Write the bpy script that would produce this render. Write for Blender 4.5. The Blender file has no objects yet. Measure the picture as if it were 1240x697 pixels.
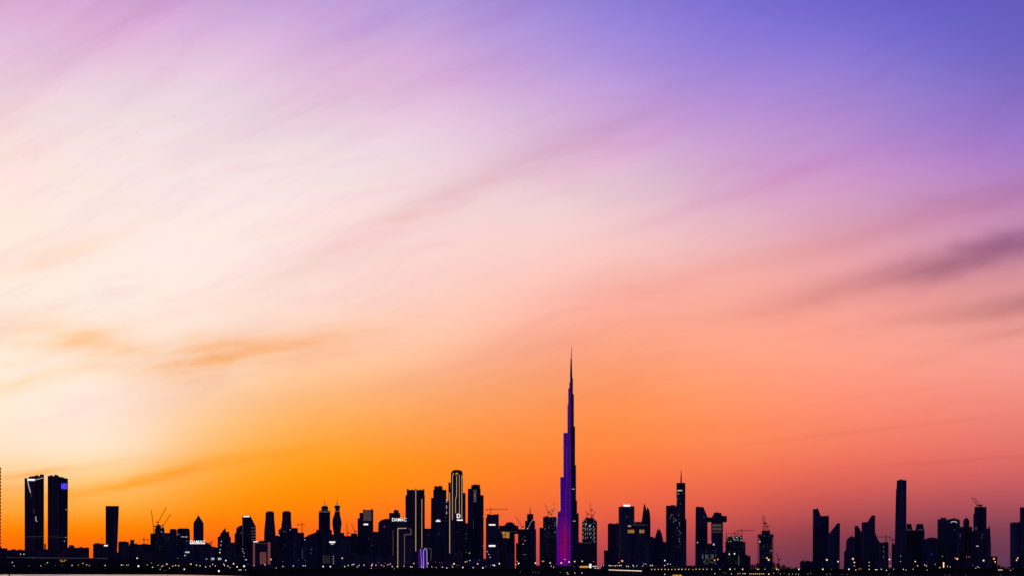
import bpy, bmesh, math, random
from mathutils import Vector, Matrix
random.seed(7)
sc = bpy.context.scene
C = sc.collection
# ------------------------------------------------------------------ camera
F = 2249.0            # focal length in units of a 1240-wide frame
CX, HY = 620.0, 688.0 # frame centre column, horizon row of the photograph
CAMZ = 5.0
cam = bpy.data.objects.new('camera', bpy.data.cameras.new('camera'))
C.objects.link(cam); sc.camera = cam
cam.location = (0, 0, CAMZ); cam.rotation_euler = (math.radians(90), 0, 0)
cam.data.sensor_width = 36; cam.data.lens = 36 * F / 1240
cam.data.shift_y = (HY - 348.5) / 1240
cam.data.clip_start = 1; cam.data.clip_end = 60000
sc.view_settings.view_transform = 'Standard'; sc.view_settings.look = 'None'
sc.view_settings.exposure = 0; sc.view_settings.gamma = 1
sc.render.engine = 'CYCLES'
try:
    sc.cycles.use_denoising = False
    sc.cycles.max_bounces = 4; sc.cycles.caustics_reflective = False; sc.cycles.caustics_refractive = False
except Exception: pass

def lin(c):
    return tuple((v/255/12.92 if v/255 <= .04045 else ((v/255+.055)/1.055)**2.4) for v in c)

# ------------------------------------------------------------------ sky
SUN_EL, SUN_AZ = 1.2, -14.0     # the sun has just gone, left of the towers
W = bpy.data.worlds.new('World'); sc.world = W; W.use_nodes = True
nt = W.node_tree; nt.nodes.clear()

class S:                         # a socket with arithmetic
    tree = nt
    def __init__(s, k): s.k = k
    @staticmethod
    def m(op, *a):
        n = S.tree.nodes.new('ShaderNodeMath'); n.operation = op
        for i, v in enumerate(a):
            if isinstance(v, S): S.tree.links.new(v.k, n.inputs[i])
            else: n.inputs[i].default_value = v
        return S(n.outputs[0])
    def __add__(a, b): return S.m('ADD', a, b)
    __radd__ = __add__
    def __sub__(a, b): return S.m('SUBTRACT', a, b)
    def __rsub__(a, b): return S.m('SUBTRACT', b, a)
    def __mul__(a, b): return S.m('MULTIPLY', a, b)
    __rmul__ = __mul__
    def __truediv__(a, b): return S.m('DIVIDE', a, b)
    def exp(a): return S.m('EXPONENT', a)
    def sat(a): return S.m('MINIMUM', S.m('MAXIMUM', a, 0.0), 1.0)
def smooth(x, a, b):
    n = S.tree.nodes.new('ShaderNodeMapRange'); n.interpolation_type = 'SMOOTHSTEP'
    S.tree.links.new(x.k, n.inputs[0]); n.inputs[1].default_value = a; n.inputs[2].default_value = b
    return S(n.outputs[0])
def combine(x, y, z=0.0):
    n = S.tree.nodes.new('ShaderNodeCombineXYZ')
    for i, v in enumerate((x, y, z)):
        if isinstance(v, S): S.tree.links.new(v.k, n.inputs[i])
        else: n.inputs[i].default_value = v
    return n.outputs[0]
def noise(vec, scale, detail=3, rough=.5):
    n = S.tree.nodes.new('ShaderNodeTexNoise'); S.tree.links.new(vec, n.inputs['Vector'])
    n.inputs['Scale'].default_value = scale; n.inputs['Detail'].default_value = detail
    n.inputs['Roughness'].default_value = rough
    return S(n.outputs[0])
def mixc(f, a, b, blend='MIX'):
    n = S.tree.nodes.new('ShaderNodeMix'); n.data_type = 'RGBA'; n.blend_type = blend
    for i, v in ((0, f), (6, a), (7, b)):
        if isinstance(v, S): S.tree.links.new(v.k, n.inputs[i])
        elif isinstance(v, tuple): n.inputs[i].default_value = (*v, 1)
        else: n.inputs[i].default_value = v
    return S(n.outputs[2])
def vscale(c, f):
    n = S.tree.nodes.new('ShaderNodeVectorMath'); n.operation = 'SCALE'
    S.tree.links.new(c.k, n.inputs[0]); S.tree.links.new(f.k, n.inputs[3]); return S(n.outputs[0])
def vadd(a, b):
    n = S.tree.nodes.new('ShaderNodeVectorMath'); n.operation = 'ADD'
    S.tree.links.new(a.k, n.inputs[0]); S.tree.links.new(b.k, n.inputs[1]); return S(n.outputs[0])

tc = nt.nodes.new('ShaderNodeTexCoord'); sep = nt.nodes.new('ShaderNodeSeparateXYZ')
nt.links.new(tc.outputs['Generated'], sep.inputs[0])
dx, dy, dz = S(sep.outputs[0]), S(sep.outputs[1]), S(sep.outputs[2])
az = S.m('ARCTAN2', dx, dy)                       # compass bearing, 0 = towards the skyline
hor = S.m('SQRT', dx*dx + dy*dy)
tanel = S.m('MAXIMUM', dz, 0.0) / S.m('MAXIMUM', hor, 1e-4)

# colour of the evening sky: columns of constant bearing, rows of constant elevation
ROWS = [0, 60, 120, 180, 240, 300, 360, 420, 480, 540, 580, 620, 650, 685]
COLS = {
 0: [(220,172,216),(228,190,220),(240,216,222),(250,228,222),(253,230,220),(254,234,222),(254,236,224),(254,234,218),(255,234,214),(255,232,206),(255,194,116),(255,152,14),(255,112,0),(240,80,20)],
 124: [(214,170,216),(230,190,220),(236,216,224),(248,226,226),(253,232,226),(254,233,224),(254,237,228),(254,235,222),(255,240,228),(255,239,224),(255,210,130),(254,160,0),(255,112,0),(240,78,20)],
 248: [(204,166,218),(230,190,222),(234,218,226),(246,228,230),(252,232,230),(254,236,230),(254,232,222),(254,228,208),(253,213,170),(252,180,80),(255,160,4),(255,136,0),(255,98,10),(235,75,40)],
 372: [(194,162,221),(223,185,222),(233,208,225),(243,224,228),(251,228,226),(253,229,222),(254,224,212),(254,210,182),(252,186,112),(254,162,18),(255,148,0),(255,122,0),(252,90,26),(228,72,55)],
 496: [(184,158,224),(216,180,222),(232,196,224),(238,216,228),(244,216,216),(253,220,213),(254,214,202),(255,200,168),(255,176,108),(254,146,32),(255,138,12),(255,113,26),(245,85,46),(220,70,70)],
 620: [(162,141,220),(188,160,222),(216,178,220),(227,199,219),(243,214,217),(252,213,207),(252,199,183),(255,181,146),(252,162,95),(254,136,48),(254,124,40),(243,103,50),(222,80,65),(185,65,77)],
 744: [(140,124,216),(164,142,222),(198,160,218),(216,180,212),(234,204,210),(250,204,198),(253,178,160),(255,166,128),(255,150,82),(255,130,58),(252,112,62),(232,92,68),(200,76,78),(150,60,84)],
 868: [(123,110,212),(144,125,217),(178,142,214),(203,160,209),(220,180,204),(240,188,188),(252,172,154),(255,168,138),(255,150,98),(254,136,80),(244,106,74),(212,86,76),(170,68,80),(126,58,84)],
 992: [(110,100,208),(136,118,214),(172,140,214),(196,150,208),(216,166,198),(232,170,178),(250,164,150),(254,165,142),(254,147,116),(248,124,94),(228,98,86),(180,74,82),(128,56,72),(98,50,76)],
 1116: [(102,95,202),(118,108,206),(148,124,206),(174,132,203),(204,150,196),(220,156,174),(240,158,152),(250,165,147),(250,143,122),(238,116,100),(216,94,90),(164,74,86),(122,56,76),(96,52,78)],
 1240: [(98,90,190),(106,98,192),(130,108,196),(154,118,200),(192,132,188),(204,142,170),(228,152,152),(246,163,153),(242,140,128),(226,112,106),(204,92,98),(146,70,88),(108,57,82),(92,52,80)],
}
VMAX = 0.6
wsum = None; csum = None
t = tanel / VMAX
SIG = 0.042
for x, cols in COLS.items():
    a0 = math.atan((x - CX) / F)
    n = nt.nodes.new('ShaderNodeValToRGB'); cr = n.color_ramp; cr.interpolation = 'B_SPLINE'
    st = [(0.0, cols[-1])] + [((HY - y) / F * math.cos(a0) / VMAX, c) for y, c in reversed(list(zip(ROWS, cols)))]
    top = cols[0]
    st += [(.58, tuple(.85*v for v in top)), (.75, tuple(.5*a + .5*b for a, b in zip((60, 56, 150), top))), (1.0, (46, 44, 118))]
    st = [s for s in st if not (s[0] == 0.0 and s is not st[0])]
    while len(cr.elements) > 1: cr.elements.remove(cr.elements[-1])
    for i, (p, c) in enumerate(st):
        e = cr.elements[0] if i == 0 else cr.elements.new(p)
        e.position = p; e.color = (*lin(c), 1)
    nt.links.new(t.k, n.inputs[0])
    d = (az - a0) * (1 / SIG)
    w = (d * d * -1.0).exp() + 1e-6 * (1 if x in (0, 1240) else 0)
    c = vscale(S(n.outputs[0]), w)
    wsum = w if wsum is None else wsum + w
    csum = c if csum is None else vadd(csum, c)
sky = vscale(csum, S.m('DIVIDE', 1.0, wsum))
# away from the afterglow the sky sinks to blue dusk
BACK_LO, BACK_HI = (.034, .030, .150), (.030, .030, .160)
back = mixc(smooth(tanel, 0, 1.2), BACK_LO, BACK_HI)
fade = smooth(S.m('ABSOLUTE', az), .35, 1.5)
sky = mixc(fade, sky, back)

# cirrus: wind-drawn streaks that run to one vanishing point low on the left
yy = S.m('MAXIMUM', dy, .05)
PX = dx / yy * F + CX
PY = HY - dz / yy * F
VX = PX + 950.0; VY = S.m('MAXIMUM', HY + 40 - PY, 1.0)
phi = S.m('ARCTAN2', VY, VX)
rr = S.m('LOGARITHM', S.m('MAXIMUM', VX*VX + VY*VY, 1.0), math.e)
fib = noise(combine(phi * 44.0 + (noise(combine(PX * .004, PY * .006, 5.0), 1.0, 2) - .5) * 3.0, rr * 3.0, 0.0), 1.0, 6, .62)
fib2 = noise(combine(phi * 13.0, rr * 1.6, 4.0), 1.0, 3, .5)
warp = noise(combine(PX * .006, PY * .012, 2.0), 1.0, 3, .5)
front = smooth(dy, .2, .6)
# finer wisps, combed along a shallow slant
wisp = noise(combine((PX - PY * -.0) * .011 + (warp - .5) * 1.5, (PY + PX * .16) * .055, 7.0), 1.0, 5, .6)
wisp = smooth(wisp, .30, .70)
high = smooth(PY * -1.0, -610.0, -430.0) * front
# (cx, cy, half length, half width, rise per px, strength, tint)
CLOUDS = [
 (1225, 302, 150, 18, .22, .88, (.54, .47, .62)),
 (1090, 336, 150, 17, .20, .55, (.68, .62, .70)),
 (1190, 318, 170, 26, .22, .35, (.84, .74, .80)),
 (1000, 362, 130, 11, .18, .30, (.80, .74, .78)),
 (1200, 345, 120, 10, .20, .25, (.82, .72, .74)),
 (1250, 366, 110, 15, .16, .75, (.60, .55, .60)),
 (1140, 384,  90,  9, .13, .35, (.80, .72, .74)),
 (1250, 399, 100,  7, .13, .40, (.74, .66, .66)),
 (1200, 236, 210, 22, .24, .55, (.82, .70, .74)),
 (1010, 292, 210, 17, .22, .45, (.92, .78, .78)),
 ( 870, 330, 160, 14, .24, .35, (1.0, .88, .84)),
 ( 275, 430, 115, 22, .10, .75, (.98, .74, .46)),
 ( 255, 438,  64, 10, .08, .60, (.97, .72, .42)),
 ( 300, 424,  60,  6, .14, .40, (.97, .74, .46)),
 ( 345, 414, 105, 14, .17, .65, (.98, .78, .54)),
 ( 215, 428,  50, 10, .16, .30, (.98, .78, .54)),
 ( 440, 392, 130, 16, .18, .30, (1.0, .88, .74)),
 ( 110, 416,  58, 21, .04, .80, (.98, .78, .54)),
 (  95, 408,  40,  8, .22, .50, (.98, .78, .52)),
 ( 130, 421,  50,  8, .03, .55, (.98, .78, .54)),
 (  30, 408,  60, 16, .06, .55, (.98, .84, .64)),
 (  60, 434, 140,  7, .16, .25, (1.0, .86, .70)),
 ( 200, 388, 140, 10, .26, .25, (1.0, .88, .74)),
 (  50, 314,  80, 14, .25, .55, (1.0, .84, .66)),
 ( 110, 296,  60,  8, .35, .40, (1.0, .88, .74)),
 (  15, 395,  70, 14, .10, .50, (1.0, .86, .68)),
 (  10, 470,  70, 12, .22, .60, (.98, .84, .64)),
 (  60, 452, 110,  9, .20, .30, (1.0, .88, .74)),
 (  20, 170,  60, 40, .10, .30, (1.0, .88, .86)),
 ( 420, 295, 150, 13, .42, .32, (.96, .86, .82)),
 ( 560, 232, 190, 21, .42, .48, (.92, .78, .80)),
 ( 665, 190, 120, 12, .44, .45, (.90, .76, .84)),
 ( 720, 152, 150, 18, .43, .42, (.90, .74, .88)),
 ( 800, 150, 150, 15, .40, .35, (1.04, .84, 1.0)),
 ( 770, 175, 110, 12, .38, .45, (1.04, .82, .94)),
 ( 960, 212, 150, 17, .33, .38, (.98, .72, .94)),
 ( 860, 246, 130,  9, .32, .40, (.90, .76, .88)),
 ( 900, 170, 150, 14, .32, .30, (1.08, .92, 1.0)),
 (1060, 215, 150, 13, .28, .35, (1.06, .88, 1.0)),
 (1080, 160, 160, 14, .30, .25, (.90, .90, .98)),
 ( 480,  12, 110, 13, .40, .45, (.82, .82, .98)),
 ( 540,  48, 150, 13, .42, .40, (1.04, .88, .98)),
 ( 400,  50, 130, 13, .42, .30, (.90, .84, .96)),
 ( 640,  70, 140, 12, .42, .35, (1.04, .86, .98)),
 ( 250,  30, 140, 14, .38, .25, (.90, .86, .98)),
 (1060, 520, 180, 2.2, .11, .40, (.86, .78, .80)),
 (1170, 557, 130, 2.4, .06, .45, (.86, .78, .82)),
 (1000, 400, 160,  5, .16, .25, (.95, .88, .88)),
 (1120, 470, 160,  4, .14, .25, (.93, .88, .88)),
 ( 135, 590,  90,  6, .14, .90, (1.0, .72, .14)),
 ( 190, 576, 110,  6, .17, .80, (1.0, .76, .24)),
 ( 270, 556, 120,  8, .13, .55, (1.0, .84, .36)),
 (  25, 573,  60,  4, .15, .70, (1.0, .74, .46)),
 (  90, 566, 100,  4, .14, .45, (1.0, .84, .66)),
 (  10, 592,  60,  6, .08, .45, (1.0, .76, .62)),
]
for cx, cy, L, Wd, k, st, tint in CLOUDS:
    th = math.atan(k); c_, s_ = math.cos(th), math.sin(th)
    X = PX - cx; Y = PY - cy + (warp - .5) * (Wd * 2.4)
    a = (X * c_ - Y * s_) * (1 / L); b = (X * s_ + Y * c_) * (1 / Wd)
    msk = (a*a*-1.0 - b*b).exp() * ((.70 + .35 * fib + .22 * wisp) if cx > 700 else (.34 + .4 * fib + .75 * wisp)) * (st * .92) * front
    sky = mixc(msk.sat(), sky, mixc(1.0, sky, tint, 'MULTIPLY'))
sky = mixc((smooth(fib2, .46, .70) * high * .50).sat(), sky, mixc(1.0, sky, (.90, .80, .88), 'MULTIPLY'))
sky = mixc((smooth(fib, .46, .72) * high * .55).sat(), sky, mixc(1.0, sky, (.93, .86, .92), 'MULTIPLY'))
fib3 = noise(combine(phi * 17.0, rr * 1.3, 9.0), 1.0, 3, .5)
sky = mixc((smooth(fib3, .50, .72) * high * .55).sat(), sky, mixc(1.0, sky, (1.10, 1.0, 1.06), 'MULTIPLY'))
bg = nt.nodes.new('ShaderNodeBackground'); nt.links.new(sky.k, bg.inputs[0]); bg.inputs[1].default_value = 1.0
nish = nt.nodes.new('ShaderNodeTexSky'); nish.sky_type = 'NISHITA'; nish.sun_disc = False
nish.sun_elevation = math.radians(SUN_EL); nish.sun_rotation = math.radians(SUN_AZ)
bg2 = nt.nodes.new('ShaderNodeBackground'); nt.links.new(nish.outputs[0], bg2.inputs[0]); bg2.inputs[1].default_value = .002
ad = nt.nodes.new('ShaderNodeAddShader'); nt.links.new(bg.outputs[0], ad.inputs[0]); nt.links.new(bg2.outputs[0], ad.inputs[1])
wo = nt.nodes.new('ShaderNodeOutputWorld'); nt.links.new(ad.outputs[0], wo.inputs[0])

sun = bpy.data.objects.new('sun', bpy.data.lights.new('sun', 'SUN')); C.objects.link(sun)
sun.data.energy = .08; sun.data.angle = math.radians(.5); sun.data.color = (1, .55, .25)
sd = Vector((math.sin(math.radians(SUN_AZ))*math.cos(math.radians(SUN_EL)), math.cos(math.radians(SUN_AZ))*math.cos(math.radians(SUN_EL)), math.sin(math.radians(SUN_EL))))
sun.rotation_euler = (-sd).to_track_quat('-Z', 'Y').to_euler(); sun.location = (0, 0, 300)

# ------------------------------------------------------------------ materials
def newmat(name):
    m = bpy.data.materials.new(name); m.use_nodes = True
    S.tree = m.node_tree
    return m, m.node_tree.nodes['Principled BSDF'], m.node_tree
def facade(name, glass, panel, pier=9.0, floor=3.8, rough=.22, seed=0.0):
    m, b, n = newmat(name)
    t = n.nodes.new('ShaderNodeTexCoord'); s = n.nodes.new('ShaderNodeSeparateXYZ'); n.links.new(t.outputs['Object'], s.inputs[0])
    x, y, z = (S(s.outputs[i]) for i in range(3))
    h = x + y * 1.0
    px_ = S.m('FRACT', h / pier + seed); fz = S.m('FRACT', z / floor)
    stripe = S.m('GREATER_THAN', px_, .72); slab = S.m('GREATER_THAN', fz, .68)
    mech = S.m('GREATER_THAN', S.m('FRACT', z / 86.0 + .31 + seed), .945)
    lines = S.m('MAXIMUM', S.m('MAXIMUM', stripe, slab * .7), mech)
    big = noise(combine(h * .045, z * .004, seed), 1.0, 2, .5)
    pane = n.nodes.new('ShaderNodeTexWhiteNoise')
    n.links.new(combine(S.m('FLOOR', h / 3.0), S.m('FLOOR', z / floor), seed), pane.inputs[0])
    pv = S(pane.outputs[0])
    col = mixc(lines, mixc(pv * .7, glass, tuple(1.9*g for g in glass)), panel)
    bay = n.nodes.new('ShaderNodeTexWhiteNoise'); n.links.new(combine(S.m('FLOOR', h / (pier * 1.9) + seed * 3.0), S.m('FLOOR', z / 150.0 + seed), seed), bay.inputs[0])
    col = mixc(S.m('POWER', S(bay.outputs[0]), 1.6), mixc(1.0, col, (.55, .55, .58), 'MULTIPLY'), mixc(.55, col, panel))
    col = mixc(smooth(big, .4, .62) * .45, col, mixc(1.0, col, (.45, .45, .5), 'MULTIPLY'))
    n.links.new(col.k, b.inputs['Base Color'])
    ro = rough + .18 + lines * .35 + pv * .12
    n.links.new(ro.k, b.inputs['Roughness'])
    b.inputs['Specular IOR Level'].default_value = .25
    return m
def plain(name, col, rough=.8, spec=.3, metal=0.0, var=.4, sc_=.2):
    m, b, n = newmat(name)
    t = n.nodes.new('ShaderNodeTexCoord')
    f = noise(t.outputs['Object'], sc_, 4, .6)
    c = mixc(smooth(f, .3, .7), tuple(col), tuple(v*(1-var) for v in col))
    n.links.new(c.k, b.inputs['Base Color'])
    b.inputs['Roughness'].default_value = rough; b.inputs['Specular IOR Level'].default_value = spec; b.inputs['Metallic'].default_value = metal
    return m
def glow(name, col, st=1.0, var=0.0):
    m, b, n = newmat(name)
    b.inputs['Base Color'].default_value = (.1, .1, .1, 1)
    e = lin(col)
    b.inputs['Emission Color'].default_value = (*e, 1); b.inputs['Emission Strength'].default_value = st
    if var:
        t = n.nodes.new('ShaderNodeTexCoord')
        f = noise(t.outputs['Object'], .22, 3, .7)
        n.links.new((f * var * 2 + (1 - var)).sat().k if False else (st * ((f - .5) * (2.6 * var) + 1.0)).k, b.inputs['Emission Strength'])
    try: m.cycles.emission_sampling = 'NONE'
    except Exception: pass
    return m
FAC = [facade('blue_glass_facade', (.036,.040,.075), (.17,.17,.22), 11, 3.8, .20, .1),
       facade('grey_glass_facade', (.042,.040,.060), (.24,.21,.24), 8, 3.6, .26, .37),
       facade('bronze_glass_facade', (.060,.040,.050), (.24,.17,.18), 14, 4.0, .28, .63),
       facade('pale_panel_facade', (.044,.050,.078), (.28,.26,.29), 6.5, 3.5, .35, .85)]
CONC = plain('raw_concrete', (.13,.125,.12), .85)
STEEL = plain('painted_steel', (.06,.05,.045), .6)
REDST = plain('red_painted_steel', (.20,.05,.03), .6)
ROOF = plain('roof_gravel', (.10,.10,.10), .9)
GW = glow('white_sign_light', (255,250,245), 1.05)
GWD = glow('soft_white_light', (210,200,195), .8)
GC = glow('cream_strip_light', (215,178,140), .75)
GCD = glow('dim_cream_strip_light', (150,120,105), .55)
GP = glow('pinkish_column_light', (140,76,68), .55, .5)
GWIN = glow('white_window_light', (225,225,225), .7)
GWINW = glow('warm_window_light', (255,190,120), .8)
GTEAL = glow('greenish_window_light', (100,130,122), .42)
GDIM = glow('dim_window_light', (120,112,112), .36)
GPAN = glow('dull_lit_panel', (74,62,52), .75, .7)
GGOLD = glow('gold_window_light', (190,135,60), .7, .8)
GBLUE = glow('blue_logo_light', (48,28,215), 1.0)
GVIO = glow('violet_logo_light', (120,100,255), 1.1)
GPUR = glow('purple_panel_light', (74,20,165), .6, .6)
GLIL = glow('lilac_strip_light', (200,170,245), .75)
GRED = glow('red_beacon_light', (255,90,50), 1.0)
GAMB = glow('amber_panel_light', (235,160,40), .9, .4)
LW = glow('white_lamp_light', (255,240,220), 1.3)
LY = glow('warm_lamp_light', (255,205,145), 1.25)
LO = glow('orange_lamp_light', (255,150,85), 1.4)
LD = glow('dim_lamp_light', (190,165,150), .5)

# ------------------------------------------------------------------ mesh helpers
def link(name, verts, faces, mat, parent=None, loc=None):
    me = bpy.data.meshes.new(name); me.from_pydata(verts, [], faces); me.update()
    bm = bmesh.new(); bm.from_mesh(me); bmesh.ops.recalc_face_normals(bm, faces=bm.faces); bm.to_mesh(me); bm.free()
    me.materials.append(mat)
    o = bpy.data.objects.new(name, me); C.objects.link(o)
    if parent: o.parent = parent
    if loc: o.location = loc
    return o
def tag(o, label, cat, group=None, kind=None):
    if label: o['label'] = label
    if cat: o['category'] = cat
    if group: o['group'] = group
    if kind: o['kind'] = kind
    return o
class MB:
    def __init__(s): s.v = []; s.f = []
    def box(s, x0, x1, y0, y1, z0, z1):
        i = len(s.v)
        s.v += [(x0,y0,z0),(x1,y0,z0),(x1,y1,z0),(x0,y1,z0),(x0,y0,z1),(x1,y0,z1),(x1,y1,z1),(x0,y1,z1)]
        s.f += [(i,i+3,i+2,i+1),(i+4,i+5,i+6,i+7),(i,i+1,i+5,i+4),(i+1,i+2,i+6,i+5),(i+2,i+3,i+7,i+6),(i+3,i,i+4,i+7)]
    def rings(s, rings):
        i = len(s.v); n = len(rings[0])
        for r in rings: s.v += r
        for k in range(len(rings)-1):
            for j in range(n):
                a = i+k*n+j; b = i+k*n+(j+1) % n
                s.f.append((a, b, b+n, a+n))
        s.f.append(tuple(i+j for j in reversed(range(n))))
        s.f.append(tuple(i+(len(rings)-1)*n+j for j in range(n)))
    def prism(s, pts, y0, y1):            # pts (x,z) outline with depth
        i = len(s.v); n = len(pts)
        s.v += [(x,y0,z) for x,z in pts] + [(x,y1,z) for x,z in pts]
        s.f.append(tuple(range(i,i+n))); s.f.append(tuple(i+n+j for j in reversed(range(n))))
        for j in range(n):
            k = (j+1) % n
            s.f.append((i+j, i+n+j, i+n+k, i+k))
    def bar(s, a, b, r, n=4):
        a = Vector(a); b = Vector(b); d = b - a
        if d.length < 1e-6: return
        q = d.to_track_quat('Z', 'Y')
        ring = [q @ Vector((r*math.cos(2*math.pi*(j+.5)/n), r*math.sin(2*math.pi*(j+.5)/n), 0)) for j in range(n)]
        s.rings([[tuple(a+p) for p in ring], [tuple(b+p) for p in ring]])
    def lattice(s, a, b, w, r, step=None):
        a = Vector(a); b = Vector(b); d = b - a; L = d.length
        q = d.to_track_quat('Z', 'Y')
        cs = [q @ Vector((i*w/2, j*w/2, 0)) for i, j in ((-1,-1),(1,-1),(1,1),(-1,1))]
        for c in cs: s.bar(a+c, b+c, r)
        k = max(2, int(L / (step or w*1.4)))
        for i in range(k):
            p0 = a + d*(i/k); p1 = a + d*((i+1)/k)
            for j in range(4):
                s.bar(p0+cs[j], p1+cs[(j+1) % 4], r*.7, 3)
    def make(s, name, mat, parent=None): return link(name, s.v, s.f, mat, parent)

def wx(px, D): return (px - CX) / F * D
def wz(py, D): return CAMZ + (HY - py) / F * D
GZ = 1.5                                  # level of the land

class Building:
    def __init__(s, name, label, cat, D, x, fac=0, group=None):
        s.D = D; s.o = bpy.data.objects.new(name, None); C.objects.link(s.o)
        s.bx = wx(x, D); s.o.location = (s.bx, D, GZ); s.th = math.atan(s.bx/D); s.cs = math.cos(s.th); s.o.rotation_euler.z = -s.th; s.o.empty_display_size = 10
        tag(s.o, label, cat, group); s.secs = []; s.mat = FAC[fac] if isinstance(fac, int) else fac; s.label = label
    def X(s, px): return (wx(px, s.D) - s.bx)*s.cs
    def Z(s, py): return wz(py, s.D) - GZ if py < HY + 50 else -1.0
    def loft(s, name, lv, ratio=.85, rnd=0, mat=None, cham=.12, yoff=0.0, parent=None):
        """lv: (row, left, right) from top to bottom"""
        rings = []
        lv = sorted(lv, key=lambda a: -a[0])
        for y, l, r in lv:
            xl, xr = s.X(l), s.X(r); z = s.Z(y); hx = max((xr-xl)/2, .15); cx = (xl+xr)/2; hy = hx*ratio
            if rnd: ring = [(cx+hx*math.cos(2*math.pi*j/rnd), yoff+hy*math.sin(2*math.pi*j/rnd), z) for j in range(rnd)]
            else:
                c = cham*min(hx, hy)
                ring = [(cx-hx+c,yoff-hy,z),(cx+hx-c,yoff-hy,z),(cx+hx,yoff-hy+c,z),(cx+hx,yoff+hy-c,z),(cx+hx-c,yoff+hy,z),(cx-hx+c,yoff+hy,z),(cx-hx,yoff+hy-c,z),(cx-hx,yoff-hy+c,z)]
            rings.append(ring)
        m = MB(); m.rings(rings)
        s.secs.append(('l', lv, ratio, rnd, yoff, cham))
        o = m.make(name, mat or s.mat, parent or s.o)
        if parent is None: s.last = o
        return o
    def box(s, name, x0, x1, yt, yb=800, ratio=.85, **k): return s.loft(name, [(yt,x0,x1),(yb,x0,x1)], ratio, **k)
    def poly(s, name, pts, depth=.8, mat=None, yoff=0.0, parent=None):
        xs = [p[0] for p in pts]; w = (max(xs)-min(xs))/F*s.D; h = w*depth/2
        m = MB(); m.prism([(s.X(x), s.Z(y)) for x, y in pts], yoff-h, yoff+h)
        s.secs.append(('p', pts, h, 0, yoff, 0))
        o = m.make(name, mat or s.mat, parent or s.o)
        if parent is None: s.last = o
        return o
    def front(s, px, py):
        best = None
        for k, d, r, rnd, yo, ch in s.secs:
            if k == 'l':
                for (y1,l1,r1),(y0,l0,r0) in zip(d[1:], d[:-1]):
                    if y1-.01 <= py <= y0+.01:
                        f = (py-y1)/max(y0-y1,1e-6); l = l1+(l0-l1)*f; rr_ = r1+(r0-r1)*f
                        hx = (rr_-l)/2/F*s.D; u = (px-(l+rr_)/2)/F*s.D
                        if abs(u) <= hx+.2:
                            if rnd: fy = yo - hx*r*math.sqrt(max(0, 1-(u/hx)**2)) * (math.cos(math.pi/rnd) if rnd < 12 else 1)
                            else:
                                c = ch*min(hx, hx*r); fy = yo - hx*r + max(0, abs(u)-(hx-c))
                            best = fy if best is None else min(best, fy)
            else:
                ins = False; n = len(d)
                for i in range(n):
                    (xa,ya),(xb,yb) = d[i], d[(i+1)%n]
                    if (ya > py) != (yb > py) and px < (xb-xa)*(py-ya)/(yb-ya)+xa: ins = not ins
                if ins: best = yo-r if best is None else min(best, yo-r)
        return best if best is not None else min([-10.0] + [(-q[2] if q[0]=='p' else -max((a[2]-a[1]) for a in q[1])/2/F*s.D*q[2])+q[4] for q in s.secs])
    def light(s, name, x0, x1, y0, y1, mat, label=None, off=.35, parent=None):
        fy = min(s.front(x, y) for x in (x0, (x0+x1)/2, x1) for y in (y0, (y0+y1)/2, y1))
        m = MB(); m.box(s.X(x0), s.X(x1), fy-off-.5, fy-.05 if off < .5 else fy-off, s.Z(y1), s.Z(y0))
        o = m.make(name, mat, parent or s.o)
        if label: o['label'] = label
        return o
    def strip(s, name, pts, w, mat, label=None, parent=None):
        m = MB(); r = w/2/F*s.D
        fy = min(s.front(x, y) for x, y in pts)
        P = [(s.X(x), fy-r*.6-.1, s.Z(y)) for x, y in pts]
        for a, b in zip(P[:-1], P[1:]): m.bar(a, b, r, 6)
        o = m.make(name, mat, parent or s.o)
        if label: o['label'] = label
        return o
    def windows(s, n, x0, x1, y0, y1, mats=(0,), size=.75, seed=1):
        R = random.Random(seed*977+int(x0)); cells = set()
        nx = max(1, int((x1-x0)/1.15)); ny = max(1, int((y1-y0)/1.35)); tries = 0
        while len(cells) < n and tries < 4000:
            tries += 1; cells.add((R.randrange(nx), R.randrange(ny)))
        for i, j in sorted(cells):
            px = x0+(i+.5)*(x1-x0)/nx; py = y0+(j+.5)*(y1-y0)/ny
            w = size*R.uniform(.55,1.1); h = size*R.uniform(.4,.8)
            s.light('lit_window', px-w/2, px+w/2, py-h/2, py+h/2, R.choice(mats))
    def text(s, txt, x0, x1, y0, y1, mat, vertical=False, label=None, name='sign'):
        cu = bpy.data.curves.new('t', 'FONT'); cu.body = txt; cu.extrude = .02; cu.offset = .012
        to = bpy.data.objects.new('t', cu); C.objects.link(to)
        dg = bpy.context.evaluated_depsgraph_get(); dg.update()
        me = bpy.data.meshes.new_from_object(to.evaluated_get(dg)); bpy.data.objects.remove(to); bpy.data.curves.remove(cu)
        vs = [v.co.copy() for v in me.vertices]
        mn = [min(v[i] for v in vs) for i in range(3)]; mx = [max(v[i] for v in vs) for i in range(3)]
        fy = min(s.front(x, y) for x in (x0, x1) for y in (y0, y1)) - 1.2
        X0, X1, Z0, Z1 = s.X(x0), s.X(x1), s.Z(y1), s.Z(y0)
        for v in me.vertices:
            u = (v.co.x-mn[0])/(mx[0]-mn[0]); q = (v.co.y-mn[1])/(mx[1]-mn[1]); e = (v.co.z-mn[2])/max(mx[2]-mn[2],1e-6)
            if vertical: v.co = (X1-q*(X1-X0), fy-e*.8+.5, Z0+u*(Z1-Z0)) if False else (X0+(1-q)*(X1-X0), fy-e*.8+.5, Z0+u*(Z1-Z0))
            else: v.co = (X0+u*(X1-X0), fy-e*.8+.5, Z0+q*(Z1-Z0))
        me.materials.clear(); me.materials.append(mat); me.name = name
        o = bpy.data.objects.new(name, me); C.objects.link(o); o.parent = s.o
        if label: o['label'] = label
        return o
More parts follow.
